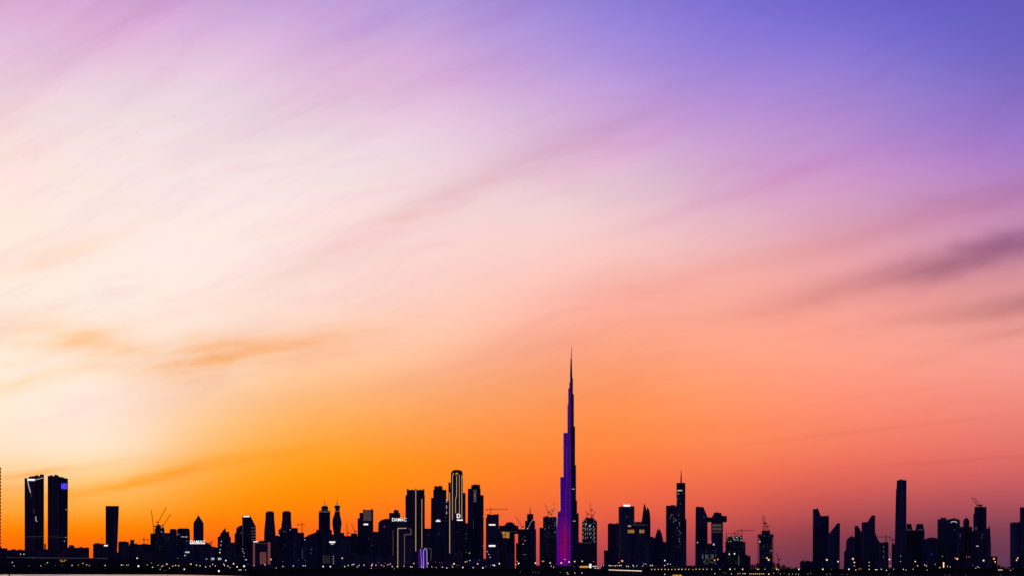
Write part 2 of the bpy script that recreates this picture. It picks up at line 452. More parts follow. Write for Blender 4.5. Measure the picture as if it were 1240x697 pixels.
    def spire(s, x, yt, yb, w=.7, mat=None):
        m = MB(); r = w/2/F*s.D
        m.rings([[(s.X(x)+r*k*math.cos(a*math.pi/4), r*k*math.sin(a*math.pi/4), s.Z(y)) for a in range(8)] for y, k in ((yb,1),((yt+yb)/2,.7),(yt,.2))])
        return m.make('spire', mat or STEEL, s.o)
    def plant(s, boxes):
        for x0, x1, yt, yb in boxes:
            s.loft('roof_plant', [(yt,x0,x1),(yb,x0,x1)], .9, mat=CONC, parent=s.last)

def crane(kind, label, D, x, ybase, ytop, jib, zoff=0, mat=None, w=2.2):
    """jib: far end (px,py); mast from ybase up to ytop"""
    o = bpy.data.objects.new('tower_crane' if kind == 'h' else 'luffing_crane', None); C.objects.link(o)
    o.location = (wx(x, D), D, wz(ybase, D)); tag(o, label, 'crane')
    mat = mat or REDST
    H = wz(ytop, D) - wz(ybase, D); jx = wx(jib[0], D) - wx(x, D); jz = wz(jib[1], D) - wz(ybase, D)
    m = MB(); m.lattice((0,0,-1.5), (0,0,H), w, .33, 4); m.make('mast', mat, o)
    m = MB(); m.box(-1.6,1.6,-2.2,-1.25,H-1,H+2); m.make('cab', STEEL, o)
    sg = 1 if jx > 0 else -1
    if kind == 'h':
        m = MB(); m.lattice((sg*1.2,0,H+.4), (jx,0,H+.4), 1.8, .28, 4); m.make('jib', mat, o)
        m = MB(); m.lattice((-sg*1.2,0,H+.4), (-sg*14,0,H+.4), 1.6, .28, 4); m.make('counter_jib', mat, o)
        m = MB(); m.box(min(-sg*11,-sg*15),max(-sg*11,-sg*15),-1.3,1.3,H-3,H+.1); m.make('counterweight', CONC, o)
        m = MB(); m.lattice((0,0,H), (0,0,H+7), 1.2, .25, 3); m.bar((0,0,H+7),(jx*.7,0,H+1),.15); m.bar((0,0,H+7),(-sg*12,0,H+1),.15); m.make('tie_mast', mat, o)
    else:
        m = MB(); m.lattice((sg*1.0,0,H+1), (jx,0,jz), 1.6, .28, 4); m.make('jib', mat, o)
        m = MB(); m.box(min(-sg*2,-sg*7),max(-sg*2,-sg*7),-1.5,1.5,H-.5,H+2.4); m.make('counterweight', CONC, o)
        m = MB(); m.bar((0,0,H),(-sg*3,0,H+8),.3); m.bar((-sg*3,0,H+8),(jx*.9,0,H+1+(jz-H-1)*.9),.13); m.make('tie_mast', mat, o)
    return o

# ------------------------------------------------------------------ ground and water
def water_mat():
    m, b, n = newmat('rippled_water')
    t = n.nodes.new('ShaderNodeTexCoord')
    b.inputs['Base Color'].default_value = (.01,.012,.02,1); b.inputs['Roughness'].default_value = .20; b.inputs['IOR'].default_value = 2.0
    nz = noise(t.outputs['Object'], .08, 4, .6)
    bp = n.nodes.new('ShaderNodeBump'); bp.inputs['Strength'].default_value = .1; bp.inputs['Distance'].default_value = 1.0
    n.links.new(nz.k, bp.inputs['Height']); n.links.new(bp.outputs[0], b.inputs['Normal'])
    return m
WM = water_mat()
o = link('water', [(-30000,-20000,0),(30000,-20000,0),(30000,40000,0),(-30000,40000,0)], [(0,1,2,3)], WM); tag(o, None, None, kind='structure')
LAND = plain('dark_soil', (.035,.032,.030), 1.0, 0.0, sc_=.02)
# shore line, left to right (frame column, distance)
SH = [(-2500,1900),(-700,1780),(0,1705),(120,1690),(215,1600),(262,1420),(305,1230),(330,1050),(360,860),(420,760),(900,700),(1500,690),(3200,700)]
def shore(px):
    for (a,da),(b,db) in zip(SH[:-1], SH[1:]):
        if a <= px <= b: return da+(db-da)*(px-a)/(b-a)
    return SH[0][1] if px < SH[0][0] else SH[-1][1]
vs = []; fs = []
fine = []
for (a,da),(b,db) in zip(SH[:-1], SH[1:]):
    k = max(1, int(abs(b-a)/30))
    for i in range(k): fine.append((a+(b-a)*i/k, da+(db-da)*i/k))
fine.append(SH[-1]); R = random.Random(3)
top = []; bot = []
for p, d in fine:
    d2 = d + R.uniform(-10,10); top.append((wx(p,d2+6), d2+6, GZ)); bot.append((wx(p,d2), d2, -.6))
n = len(top); vs = bot + top + [(-30000,9000,GZ),(-30000,39000,GZ),(30000,39000,GZ),(30000,9000,GZ)]
fs = [(i, i+1, n+i+1, n+i) for i in range(n-1)]
fs.append(tuple(range(n, 2*n)) + (2*n+3, 2*n+2, 2*n+1, 2*n))
o = link('ground', vs, fs, LAND); tag(o, None, None, kind='structure')

# raised bank carrying the road at the left
def bank_h(px):
    if px < 150: return 674.5 + max(0, px)*.012
    return 676.3 + (px-150)*.055 + max(0, px-260)*.03
vs = []; rings = []
for px in range(-900, 361, 20):
    D0 = 1790 if px < 200 else 1790 - (px-200)*2.2
    h = max(wz(bank_h(px), D0+40), GZ+1) + R.uniform(-.4,.4)
    X = lambda d: wx(px, d)
    rings.append([(X(D0-60),D0-60,GZ-.5),(X(D0-20),D0-20,GZ+(h-GZ)*.55),(X(D0+20),D0+20,h-.3),(X(D0+40),D0+40,h),(X(D0+130),D0+130,h),(X(D0+260),D0+260,GZ-.5)])
m = MB(); m.rings(rings); o = m.make('earth_bank', LAND); tag(o, None, None, kind='structure')

# mangrove scrub along the shore: one dark mass
def leafmat():
    m, b, n = newmat('dark_foliage')
    t = n.nodes.new('ShaderNodeTexCoord'); f = noise(t.outputs['Object'], .5, 3)
    c = mixc(smooth(f,.3,.7), (.022,.035,.016), (.05,.07,.03)); n.links.new(c.k, b.inputs['Base Color'])
    b.inputs['Roughness'].default_value = 1.0; b.inputs['Specular IOR Level'].default_value = 0.0
    return m
LEAF = leafmat(); BARK = plain('bark', (.06,.045,.035), 1.0, 0.0)
def leaves(m, c, rx, rz, n, sz, R):
    for _ in range(n):
        u = R.uniform(-1,1); a = R.uniform(0,2*math.pi); q = R.random()**.45; s_ = math.sqrt(1-u*u)
        p = Vector((c[0]+rx*q*s_*math.cos(a), c[1]+rx*q*s_*math.sin(a), c[2]+rz*q*u))
        d1 = Vector((R.gauss(0,1),R.gauss(0,1),R.gauss(0,1))).normalized(); d2 = d1.cross(Vector((R.gauss(0,1),R.gauss(0,1),R.gauss(0,1)))).normalized()
        k = sz*R.uniform(.6,1.3); i = len(m.v)
        m.v += [tuple(p-d1*k), tuple(p+d2*k*.5), tuple(p+d1*k), tuple(p-d2*k*.5)]; m.f.append((i,i+1,i+2,i+3))
m = MB(); R = random.Random(11)
def belt(n, p0, p1, d0, d1, ytop, ground=None):
    for _ in range(n):
        px = R.uniform(p0, p1); D = R.uniform(d0, d1)
        if D < shore(px) + 25: D = shore(px) + 25 + R.uniform(0, 60)
        yt = ytop(px) + R.gauss(0, .55) + (.9*math.sin(px*.13) + .6*math.sin(px*.041+2))*.5
        h = max(wz(yt, D) - GZ, 1.6) * R.uniform(.75, 1.0)
        leaves(m, (wx(px,D), D, GZ+h*.55), h*R.uniform(.8,1.5), h*.5, 26, max(.45, h*.16), R)
belt(1500, 300, 760, 1150, 2100, lambda p: 687.6)
belt(1500, 760, 1400, 1150, 2100, lambda p: 687.9 - max(0, p-980)*.004)
belt(450, 130, 340, 1680, 1760, lambda p: 683 + (p-130)*.02)
belt(600, -300, 200, 1715, 1760, lambda p: 687)
o = link('mangrove_scrub', m.v, m.f, LEAF); tag(o, 'dark low mangrove scrub along the near shore', 'scrub', kind='stuff')
# ------------------------------------------------------------------ buildings, left to right
SK, BL = 'skyscraper', 'building'
def low(label, D, x0, x1, yt, fac=1, steps=(), poly=None, name='low_block', rnd=0, ratio=.9):
    b = Building(name, label, BL, D, (x0+x1)/2, fac)
    if poly: b.poly('block', poly+[(x1,800),(x0,800)], .8)
    else: b.box('block', x0, x1, yt, ratio=ratio, rnd=rnd)
    for i, (a, c, y) in enumerate(steps): b.loft('setback', [(y,a,c),(yt,a,c)], .8)
    return b

b = Building('apartment_tower', 'high tower cut by the left picture edge, balcony slabs jutting out in a comb', SK, 5200, -17, 1)
b.box('tower_shaft', -34, .35, 565.5)
for i in range(24):
    y = 566+i*4.1
    b.box('balcony', -33.5, 1.15, y, y+1.7, ratio=.7)
low('flat dark low-rise at far left edge, left of the pair of tall towers', 6300, -12, 9, 663.2, steps=[(-6,2,661.8)])
low('long low-rise just left of the pair of tall towers', 6350, 8.3, 31, 665.4, 2, steps=[(14,19,664.3),(22,27,664.6)])

b = Building('twin_tower', 'left one of the pair of tall towers, white light line folded over its face', SK, 5300, 41.5, 2)
b.poly('tower_shaft', [(29.8,578.7),(33,579.4),(53.2,575.8),(53.2,800),(29.9,800)], .9)
b.poly('crown', [(34.5,579.0),(34.8,577.2),(38,576.5),(41,576.2),(43.5,575.4),(44.5,574.6),(46,575),(46.4,576),(48.2,576),(48.5,574),(53.1,574),(53.1,575.7)], .6, mat=CONC)
b.light('sign', 33.1, 42.2, 579.9, 582.1, GW, 'blazing white sign bar at the roof edge')
b.strip('light_strip', [(42,581),(47,579.8),(52,578.4)], .7, GWD)
b.strip('light_strip', [(33.6,582.6),(34.2,586),(35.2,590),(37,596.5)], .9, GWD)
b.strip('light_strip', [(36.8,595),(38.2,602)], .4, GDIM)
b.strip('light_strip', [(43.6,625),(43.2,628),(44.3,631),(45,630.5)], .8, GWD, 'short curl of white light halfway up')
b.strip('light_strip', [(40.3,616),(41,621)], .35, GDIM)
b.strip('light_strip', [(30.2,649.5),(53,649.2)], .25, GDIM)
b = Building('twin_tower', 'right one of the pair of tall towers, blue square logo near its top corner', SK, 5320, 70, 2)
b.poly('tower_shaft', [(57.8,576.8),(66,577),(75,578.2),(82.3,579.4),(81.7,800),(57.8,800)], .9)
b.poly('crown', [(58.2,576.8),(58.3,576),(60.5,575.8),(63,574.8),(64,576.4),(65.4,576.4),(66,574.4),(68,574.6),(70.5,575.4),(71.8,577),(73,577.2),(77,577.4),(77.2,578.8),(75,578.2),(66,577)], .6, mat=CONC)
sg = b.light('sign', 73.9, 81.2, 584.8, 592.4, GBLUE, 'blue square logo panel')
b.strip('logo_stroke', [(75.0,586.2),(75.0,591.2)], .7, GVIO, parent=sg)
b.strip('logo_stroke', [(77.3,586.2),(79.2,586.2),(80.3,587.3),(80.3,590),(79.2,591.2),(77.3,591.2),(77.3,586.2)], .7, GVIO, parent=sg)
for x, y in ((80,616.7),(79.6,650),(78,654.6)): b.light('lit_window', x-.4, x+.4, y-.4, y+.4, GWIN)
b.strip('light_strip', [(58.2,649.4),(81.6,650.2)], .22, GDIM)
b = low('small low-rise seen in the slit between the pair of tall towers', 6200, 52, 59.5, 664.4, 1)
b.plant([(53.6,55.6,657.8,664.4)])
b = low('low block with a small dome, right beside the pair of tall towers', 6300, 80.5, 108, 662.6, 2)
b.loft('dome', [(659.2,85,88),(660,83.6,89.6),(662.6,82.8,90.5)], .9, rnd=12)
b.plant([(96,100,661.6,662.6),(104,106.6,662,662.6)])

b = Building('slab_tower', 'plain leaning slab tower standing alone between the pair of towers and the cranes', SK, 5900, 136, 0)
b.loft('tower_shaft', [(612.7,127.9,144),(640,127.9,143),(688,127.9,141),(800,127.9,141)], .5)
b.box('parapet', 128.1, 143.8, 612.1, 612.7, .45)
b = low('low block with a white sign at the foot of the leaning slab tower', 5700, 112.7, 130.8, 657.9, 1, steps=[(115,121,656.9)])
b.light('sign', 126, 130.4, 659.2, 660.8, GW)
b.spire(123.5, 650.8, 657.9, .5)
b.light('roof_beam', 122.3, 125, 651.8, 652.2, STEEL)
low('squat dark block directly right of the leaning slab tower', 5800, 143.2, 156.2, 655.5, 3, steps=[(145,153,654.9)])
low('narrow stepped block, second one right of the leaning slab tower', 5900, 156.6, 166.5, 657.6, 0, steps=[(157.7,162.6,653)])
low('wide low-rise left of the tower topped by cranes', 6000, 166.5, 183, 658.6, 2, steps=[(171,179.5,657.9)])
crane('h', 'tiny T shaped crane over the wide low-rise left of the cluster of luffing cranes', 6050, 174.3, 658.6, 652.6, (171.6,652.6))

b = Building('construction_tower', 'unfinished stepped tower carrying the cluster of luffing cranes at left', BL, 6200, 190.8, CONC)
b.box('tower_shaft', 182, 187.3, 645.3, ratio=1); b.box('tower_shaft', 187.3, 199.2, 639.2, ratio=.9)
b.box('core', 188.4, 195, 635.9, 639.2); b.plant([(190,193.6,634.3,635.9),(195.4,198.5,638,639.2)])
b.light('lit_window', 195, 196, 643, 644, GWIN); b.windows(10, 189, 199, 641, 665, [GDIM, GTEAL], seed=2)
crane('l', 'luffing crane with near upright jib, left one of the three over the stepped unfinished tower', 6200, 185.9, 645.3, 637, (183.3,616.8))
crane('l', 'luffing crane with long jib raised right, middle one of three over the stepped unfinished tower', 6200, 191.4, 634.3, 632, (201.2,614))
crane('l', 'luffing crane leaning right, right one of the three over the stepped unfinished tower', 6200, 197.3, 638, 636, (206.8,622))
b = low('low connecting block right of the stepped unfinished tower', 6150, 199.2, 205.6, 644.6, 1); b.windows(4, 199.5, 205, 648, 654, [GTEAL, GDIM], seed=3)
low('square topped block between the unfinished tower and the round cornered block', 6100, 205.6, 214.2, 640.4, 3, steps=[(206.4,212.6,639.8)])
b = Building('office_block', 'wide round cornered block with a row of lit windows, left of the pointed tower', BL, 6000, 222, 0)
b.loft('block', [(639.2,216.6,227.6),(640,215.2,229.2),(642,214.5,229.8),(654,214.5,230.2),(800,214.5,230.2)], .8)
b.light('lit_window', 219.5, 222.5, 649.1, 649.8, GWIN); b.light('lit_window', 223.5, 227, 649.2, 649.9, GWIN)
b.light('lit_window', 214.8, 217.4, 645.9, 647, GTEAL); b.windows(14, 213.5, 229, 647, 676, [GDIM, GTEAL, GWIN], seed=4)
b.light('sign', 224.2, 229.4, 667.2, 668.8, GWIN, 'small white sign low on the face'); b.light('lit_window', 223.5, 224.6, 671.6, 672.6, GWIN)

b = Building('pointed_tower', 'tower with a pointed gable top above the white roof sign at left', SK, 6500, 240.3, 3)
b.loft('tower_shaft', [(630.5,235.5,245.2),(633,234.2,246.5),(700,234.2,246.5)], .9)
b.loft('pointed_roof', [(623.4,240.1,240.6),(627.5,237.6,242.9),(630.5,235.5,245.2)], .9)
b.spire(240.4, 621, 624, .4)
b = Building('office_block', 'block with a blazing white roof sign in front of the pointed tower', BL, 5800, 242, 1)
b.poly('block', [(230,657.6),(249,656),(254.2,658),(256,661),(263,662.2),(263,800),(230,800)], .7)
b.text('DAMAC', 230.2, 248.6, 653.8, 657.5, GW); b.light('sign_board', 230, 248.4, 657.4, 658.1, GW)
crane('l', 'tiny crane over the sloping roof right of the white roof sign', 5900, 255.9, 661, 657, (257.6,653.4))
b.light('lit_window', 249.4, 250.6, 675.6, 676.8, GWIN); 
for a, c in ((255.8,257.4),(257.9,259.4),(264,267.8)): b2 = b.light('lit_window', a, c if c < 262 else 262.6, 674.8, 677.2, GWIN) if a < 262 else None

b = Building('spired_block', 'jagged peaked block with a diagonal string of lights, right of the white roof sign', BL, 6000, 271.5, 0)
b.poly('block', [(263.5,649.6),(266,649),(267,645.6),(273.2,638),(273.5,643.4),(277.4,643.2),(277.8,648.4),(279.6,650.5),(279.8,800),(263.5,800)], .8)
for x, y in ((268.1,655),(267.5,659.4),(266.7,664.8),(266.2,668.4)): b.light('facade_lamp', x-.55, x+.55, y-.55, y+.55, GWIN)
b.light('lit_window', 264, 267.8, 674.8, 677.2, GWIN); b.windows(8, 268, 279, 650, 680, [GDIM], seed=5)
b = low('low dark infill block between the jagged block and the slanted roof tower', 6250, 279, 285.5, 656.2, 3); b.windows(3, 280, 285, 658, 676, [GDIM], seed=6)
b = Building('curved_block', 'tower with a roof curving upward, hard against the slanted tower with a white top edge', SK, 6300, 289, 2)
b.poly('block', [(284,645.6),(285.6,645),(286.4,638.8),(289,636.6),(293.6,635),(293.6,800),(284,800)], .8)
b.light('lit_window', 291, 293, 644.2, 645.2, GDIM)
b = Building('slanted_tower', 'tower with a slanted roof, white top edge and four lit bands on its side', SK, 6100, 301.5, 0)
b.poly('tower_shaft', [(293.2,624),(303,623.8),(309.8,637),(309.8,800),(293.2,800)], .8)
b.light('sign', 294.4, 302.2, 624.3, 625.7, GW, 'white light bar along the roof edge')
for y in (638.5,642.5,645.9,649.6,653): b.light('lit_band', 304, 309.3, y-.4, y+.4, GDIM)
b.light('lit_band', 293.6, 294.1, 626, 660, GPAN)
for x, y in ((291.6,664),(294,667),(297,676.8),(295.4,673)): b.light('facade_lamp', x-.4 if x>293.6 else 293.4, x+.5 if x>293.6 else 294.2, y-.4, y+.4, GWIN)
b = Building('framed_building', 'low portal framed building with glowing pinkish pillars and a white sign', BL, 5600, 316.8, 1)
b.box('block', 305.3, 328.4, 655.4, ratio=.7)
b.light('pillar', 306.4, 308.7, 657, 685, GP, off=2); b.light('pillar', 324.3, 327.3, 656, 682.5, GP, off=2)
for a, c in ((314.8,316.8),(317.5,319.5),(320.1,322.2)): b.light('pillar', a, c, 668, 682.5, GP, off=1.2)
b.light('cornice', 308.7, 324.3, 657.2, 657.8, GPAN); b.light('sign', 306.8, 312.2, 654.9, 656, GW)
b.plant([(314,320,654.2,655.4)])
for x in (316.5, 318): b.light('roof_lamp', x-.4, x+.4, 649.4+(x-316)*.6, 650.3+(x-316)*.6, GWIN); 
b.spire(317.3, 650.5, 654.4, .3)

for lab, x0, x1, ux0, ux1, yt in (('left one of two matching tapered towers, standing behind the framed building', 319.8, 333.6, 321.6, 332, 619.6), ('right one of two matching tapered towers, rising behind a wide stepped block', 340, 353.8, 341.8, 352.4, 619.4)):
    b = Building('tapered_tower', lab, SK, 6700, (x0+x1)/2, 3)
    b.loft('tower_shaft', [(629.5,ux0-.2,ux1+.2),(633,x0+1,x1-1),(645,x0,x1),(700,x0,x1)], .9)
    b.loft('crown', [(yt-.2,ux0+.6,ux1-.6),(yt+1.5,ux0,ux1),(629.5,ux0-.2,ux1+.2)], .9)
    b.loft('roof_plant', [(yt-1.2,ux0+2.5,ux1-2.2),(yt-.2,ux0+1.6,ux1-1.4)], .8, mat=CONC)
low('low dark infill block between the two matching tapered towers', 6400, 328, 338, 662, 1).light('lit_window', 336, 337, 647.5, 648.5, GDIM) if False else low('low dark infill block between the two matching tapered towers', 6400, 328, 338.5, 650, 1, steps=[(333.5,338,647.8)])
b = Building('stepped_block', 'wide stepped block with small lights in front of the right tapered tower', BL, 6000, 349, 0)
b.box('block', 337.4, 360.7, 640.4, ratio=.7); b.box('setback', 339.5, 360.4, 638.8, 640.4, ratio=.6)
b.box('side_wing', 360.7, 368.2, 644.4, ratio=1.6)
for x, y in ((343.2,642.6),(345.7,643.2),(351.4,641)): b.light('lit_window', x-.5, x+.5, y-.5, y+.5, GTEAL if x < 350 else GWIN)
b.light('light_strip', 366, 366.5, 664, 682, GDIM); b.light('lit_window', 336.6+1, 338.6, 647.2, 648.4, GWIN)
b.windows(6, 339, 360, 650, 678, [GDIM], seed=8)
crane('h', 'small T shaped crane on the wing of the wide stepped block', 6000, 365.7, 644.4, 634.6, (369.6,634.4))
b = Building('sloped_block', 'dark building with a roof sloping up to the spired flat crowned tower', BL, 6200, 376, 3)
b.poly('block', [(368.2,650.4),(371,649),(375,646.6),(380,645),(384,643),(384,800),(368.2,800)], .8)
b.light('lit_window', 368.6, 369.7, 652.4, 653.4, GWIN); b.light('lit_window', 376, 378, 664.2, 665, GTEAL); b.light('lit_window', 376, 377.4, 668.6, 669.4, GTEAL)

b = Building('spired_tower', 'flat crowned tower with a lit band under its stepped top and a thin spire', SK, 6600, 393, 0)
b.box('podium', 383, 401.8, 641, ratio=.9); b.box('tower_shaft', 385.9, 399.8, 621, 641, ratio=.9)
b.box('crown_band', 386.4, 399.9, 618, 621, ratio=.9, mat=CONC); b.light('lit_band', 387, 399.4, 618.6, 620, GDIM)
b.box('crown', 389.1, 397.3, 612.8, 618, ratio=.9); b.light('lit_band', 390, 397, 616.4, 617, GPAN)
b.loft('roof_plant', [(610.6,392.4,394.8),(612.8,390.6,396)], .9, mat=CONC); b.spire(393.3, 603, 610.8, .8)
b.light('lit_window', 392.4, 394.2, 610.9, 611.8, GWIN)
b = Building('waisted_tower', 'tower with a bulging waist, flared crown and thin spire, right of the flat crowned one', SK, 6650, 408.2, 3)
b.loft('tower_shaft', [(623.5,404.4,411.8),(627,403,412.8),(632,402.3,413.8),(640,403.2,413),(645,404,412.4),(700,404,412.4)], .9, rnd=16)
b.loft('neck', [(616,406,411.2),(619,405.6,411.6),(623.5,404.4,411.8)], .9, rnd=16)
b.loft('crown', [(611.8,404.7,412),(613.6,404.9,411.8),(616,406.2,411)], .9, rnd=16); b.light('lit_band', 405.8, 411.3, 617.9, 619.2, GDIM)
b.loft('dome', [(609,407.4,409.3),(611.8,406.4,410.4)], .9, rnd=12, mat=CONC); b.spire(408.3, 600.4, 609.4, .7)
b.light('lit_window', 406.8, 409.8, 610.4, 611.2, GWIN)
b = Building('office_block', 'dark mid-rise with a white two line sign in front of the two spired towers', BL, 5700, 405, 1)
b.box('block', 391, 417, 646.5, ratio=.6); b.box('setback', 411.8, 416.6, 644.4, 646.5, ratio=.6); b.plant([(396,402,645.2,646.5)])
b.light('sign', 398.8, 405.9, 655, 656.8, GW); b.light('sign', 400.6, 403.8, 657.6, 658.8, GWD)
for i in range(5): b.light('light_strip', 391.4+i*1.8, 391.9+i*1.8, 672, 681.5, GDIM if i in (0,) else GPAN)
for y in (673,675.8,678.6,681.4): b.light('facade_lamp', 403.2, 404, y-.4, y+.4, GWIN)
b = low('low block under two thin cranes, left of the tower with a dull lit panel', 6100, 416.8, 434, 648.4, 2, steps=[(425,432.5,645.2)])
crane('l', 'thin upright crane, left one of two left of the tower with a dull lit panel', 6150, 420.9, 648.4, 645, (419.8,633.4))
crane('l', 'thin crane leaning left, right one of two beside the tower with a dull lit panel', 6150, 429.4, 645.2, 643, (425.6,633.4))
b = Building('panel_tower', 'stepped tower with a large dull lit panel and small white sign near its top', SK, 6100, 442.6, 0)
b.box('tower_shaft', 433, 452, 627.2, ratio=.8); b.box('setback', 435.3, 452, 620.4, 627.2, ratio=.75); b.box('crown', 439.4, 452.2, 616.9, 620.4, ratio=.7)
b.plant([(440,442,616.2,616.9),(448.6,451.6,616,616.9)])
b.light('lit_panel', 439.9, 449.6, 617.6, 630.2, GPAN); b.light('sign', 440.3, 445.8, 633.6, 635.4, GW)
b.light('lit_window', 446, 446.8, 651, 652, GDIM); b.light('lit_window', 450, 451, 659.4, 660.2, GDIM)
low('dark infill block between the panel tower and the round shouldered block', 6200, 451.8, 459, 643.2, 1)
b = Building('curved_block', 'round shouldered block with one red light, left of the stepped block behind a white sign', BL, 6250, 465, 3)
b.poly('block', [(458,640),(458.1,633),(459.5,631),(462.5,628.8),(467,627.7),(471.6,627.6),(471.6,800),(458,800)], .8)
b.light('beacon', 464.9, 465.9, 636.6, 637.5, GRED)
b = Building('stepped_block', 'stepped block rising behind the tall white lettered sign left of the light lined tower', BL, 6300, 477.7, 2)
b.box('block', 471.2, 484.6, 620.6, ratio=.8); b.box('setback', 476.8, 482.8, 617.2, 620.6); b.plant([(477.6,480,616.6,617.2)])
b = Building('outlined_block', 'dark block under a white lettered sign, two corners traced in cream light', BL, 5600, 486, 1)
b.box('block', 474.4, 498.2, 631.2, ratio=.7); b.box('sign_wall', 476, 492.4, 626.9, 631.2, ratio=.5)
b.text('DAMAC', 474.8, 492.2, 626.8, 630.8, GW, label='white lettered roof sign'); 
b.strip('light_strip', [(481.7,686.6),(481.7,639.4),(491.6,639.2),(491.6,638.4)], .75, GC)
b.strip('light_strip', [(489.8,683),(489.8,646.8),(497.6,646.6),(497.6,640.5)], .65, GCD)
b.strip('light_strip', [(495,639.6),(497.6,640.4)], .5, GCD); b.strip('light_strip', [(476,641.5),(476,646)], .6, GDIM); b.strip('light_strip', [(476,647),(476,687)], .3, GCD)
b = Building('skyscraper', 'tall dark tower with two long vertical cream light lines, left of centre', SK, 6000, 503, 2)
b.box('tower_shaft', 491, 514.4, 599.4, ratio=.8); b.box('crown', 492.6, 514, 593, 599.4, ratio=.75)
b.plant([(492.6,494.6,591.5,593),(498,500,592.3,593),(502.4,504.6,591.3,593),(508,510.5,592.3,593),(512.2,513.9,591.7,593)])
b.strip('light_strip', [(503.5,592.4),(503.5,667)], .8, GC); b.strip('light_strip', [(510.8,604),(510.8,664)], .7, GC)
for x, y in ((507.7,638),(505.8,611)): b.light('lit_window', x-.3, x+.3, y-.3, y+.3, GDIM)
low('low dark infill block between the light lined tower and the three tallest central towers', 6300, 514, 522.6, 639.4, 1).light('lit_window', 518.4, 519.2, 646.6, 647.4, GDIM)
b = Building('arched_pavilion', 'small arched building glowing purple at the foot of the light lined tower', BL, 5400, 513, 1)
b.loft('hall', [(662.8,509.4,514.5),(664,507.4,517),(667,506.2,518.2),(800,506.2,518.2)], .7)
for a, c in ((507,508.2),(508.9,510.4),(511.2,512.4),(513.6,515)): b.light('lit_panel', a, c, 665, 686.5, GPUR)
b.strip('light_strip', [(512.9,686.5),(512.7,668),(513.4,664.4),(515.4,663.4),(516.8,665.5),(517.2,686.5)], .7, GLIL)
b.strip('light_strip', [(509.4,664),(510.9,686.5)], .55, GLIL)
b.strip('frame', [(516.4,662.5),(522.4,664.6),(520.9,686.8)], .6, GDIM)

b = Building('skyscraper', 'stepped dark tower with a small white sign, left of the brightest light lined tower', SK, 5900, 531.5, 1)
b.loft('tower_shaft', [(602.6,522,541.2),(640,521.8,541.2),(800,521.8,541.2)], .8); b.box('setback', 524.6, 540.6, 592.8, 602.6, ratio=.75); b.box('crown', 525.8, 535.9, 588.6, 592.8, ratio=.8)
b.plant([(526.6,529,587.9,588.6),(531,534.6,587.6,588.6)])
b.light('sign', 527.8, 533.4, 629.8, 631.2, GW); b.light('sign', 529.4, 531.6, 628.8, 629.6, GW); b.light('lit_window', 531, 532, 645.6, 646.4, GDIM)
for y0, y1 in ((603.8,608),(611.6,615.4),(619,622)): b.light('sign', 540.4, 541.1, y0, y1, GWD)
for i in range(7): b.light('lit_window', 539.4, 540.2, 604+i*4.3, 605+i*4.3, GDIM)
b = Building('skyscraper', 'tallest central tower, its rounded top traced with bright vertical light lines and a ring logo', SK, 5700, 553.4, 2)
b.loft('tower_shaft', [(573,546,560.3),(596.4,545.6,560.5),(629,545.6,560.5)], .8); b.loft('crown', [(569.2,548.6,558.4),(570.2,547.2,559.4),(573,546,560.3)], .8)
b.plant([(550,556.5,568.6,569.2)])
b.box('side_wing', 543, 545.6, 584, ratio=4); b.box('side_wing', 560.5, 563.8, 596.5, ratio=3.2); b.box('base', 545.6, 560.5, 629, ratio=.86)
b.strip('light_strip', [(544.6,596),(544.6,669.5)], .8, GC, 'longest cream light line down the left edge')
b.strip('light_strip', [(547.9,629),(547.9,576),(549.6,572.4)], .7, GC); b.strip('light_strip', [(552.9,576),(552.9,600),(551.7,604),(551.7,621)], .7, GC)
b.strip('light_strip', [(556.3,575),(556.3,624)], .6, GC); b.strip('light_strip', [(559.2,575),(559.2,628)], .7, GC)
b.strip('light_strip', [(551.6,574.6),(553.2,572.4),(554.8,574.6)], .8, GAMB, 'small amber chevron in the crown')
ring = [(554.9+2.1*math.cos(a*math.pi/8), 624.3+2.3*math.sin(a*math.pi/8)) for a in range(-7, 8)]
b.strip('logo', ring, 1.0, GW, 'white open ring logo'); b.strip('logo', [(553.4,622.2),(554.4,626)], .7, GW)
b.light('sign', 553.2, 560.3, 628.6, 630, GW); b.windows(8, 547, 563, 632, 680, [GDIM], seed=9)
b = low('lower dark link block between the tallest central tower and its lettered neighbour', 6200, 560.6, 567.4, 632.8, 1)
b.windows(5, 561.2, 566.4, 640, 682, [GDIM, GWINW], size=.5, seed=10)
b = Building('skyscraper', 'stepped dark tower with letters running vertically down its face', SK, 5850, 576, 0)
b.box('tower_shaft', 566.4, 585.6, 599.2, ratio=.8); b.box('setback', 566.6, 582, 591.4, 599.2, ratio=.75); b.box('crown', 570.6, 581.3, 587, 591.4, ratio=.75)
b.plant([(573,579,586.2,587),(580.2,581.2,585.9,587)])
b.text('DAMAC', 573.4, 576.8, 592.6, 607.6, GCD, vertical=True, label='cream vertical lettering reading upward')
b.strip('light_strip', [(573.2,629),(573.2,640)], .3, GDIM); b.light('lit_window', 585, 585.5, 660, 661, GWIN); b.light('lit_window', 585, 585.5, 624, 625, GWIN)
b = Building('office_block', 'flat roofed tower with two white sign bars, one above the other', BL, 5750, 596.2, 1)
b.box('tower_shaft', 588.4, 604, 626.4, ratio=.8); b.box('setback', 589.6, 604, 622.8, 626.4, ratio=.75); b.plant([(590,593,622,622.8),(597.5,600.5,622.2,622.8),(601.4,603.8,621.8,622.8)])
b.light('sign', 592, 599.8, 634.2, 635.8, GW, 'upper white sign bar'); b.light('sign', 592, 599.8, 659.4, 661.4, GW, 'lower white sign bar')
for x, y in ((590.1,667.2),(591.9,670.7),(593.6,674),(595.2,677.5),(596.3,680)): b.light('facade_lamp', x-.5, x+.5, y-.5, y+.5, GWIN)
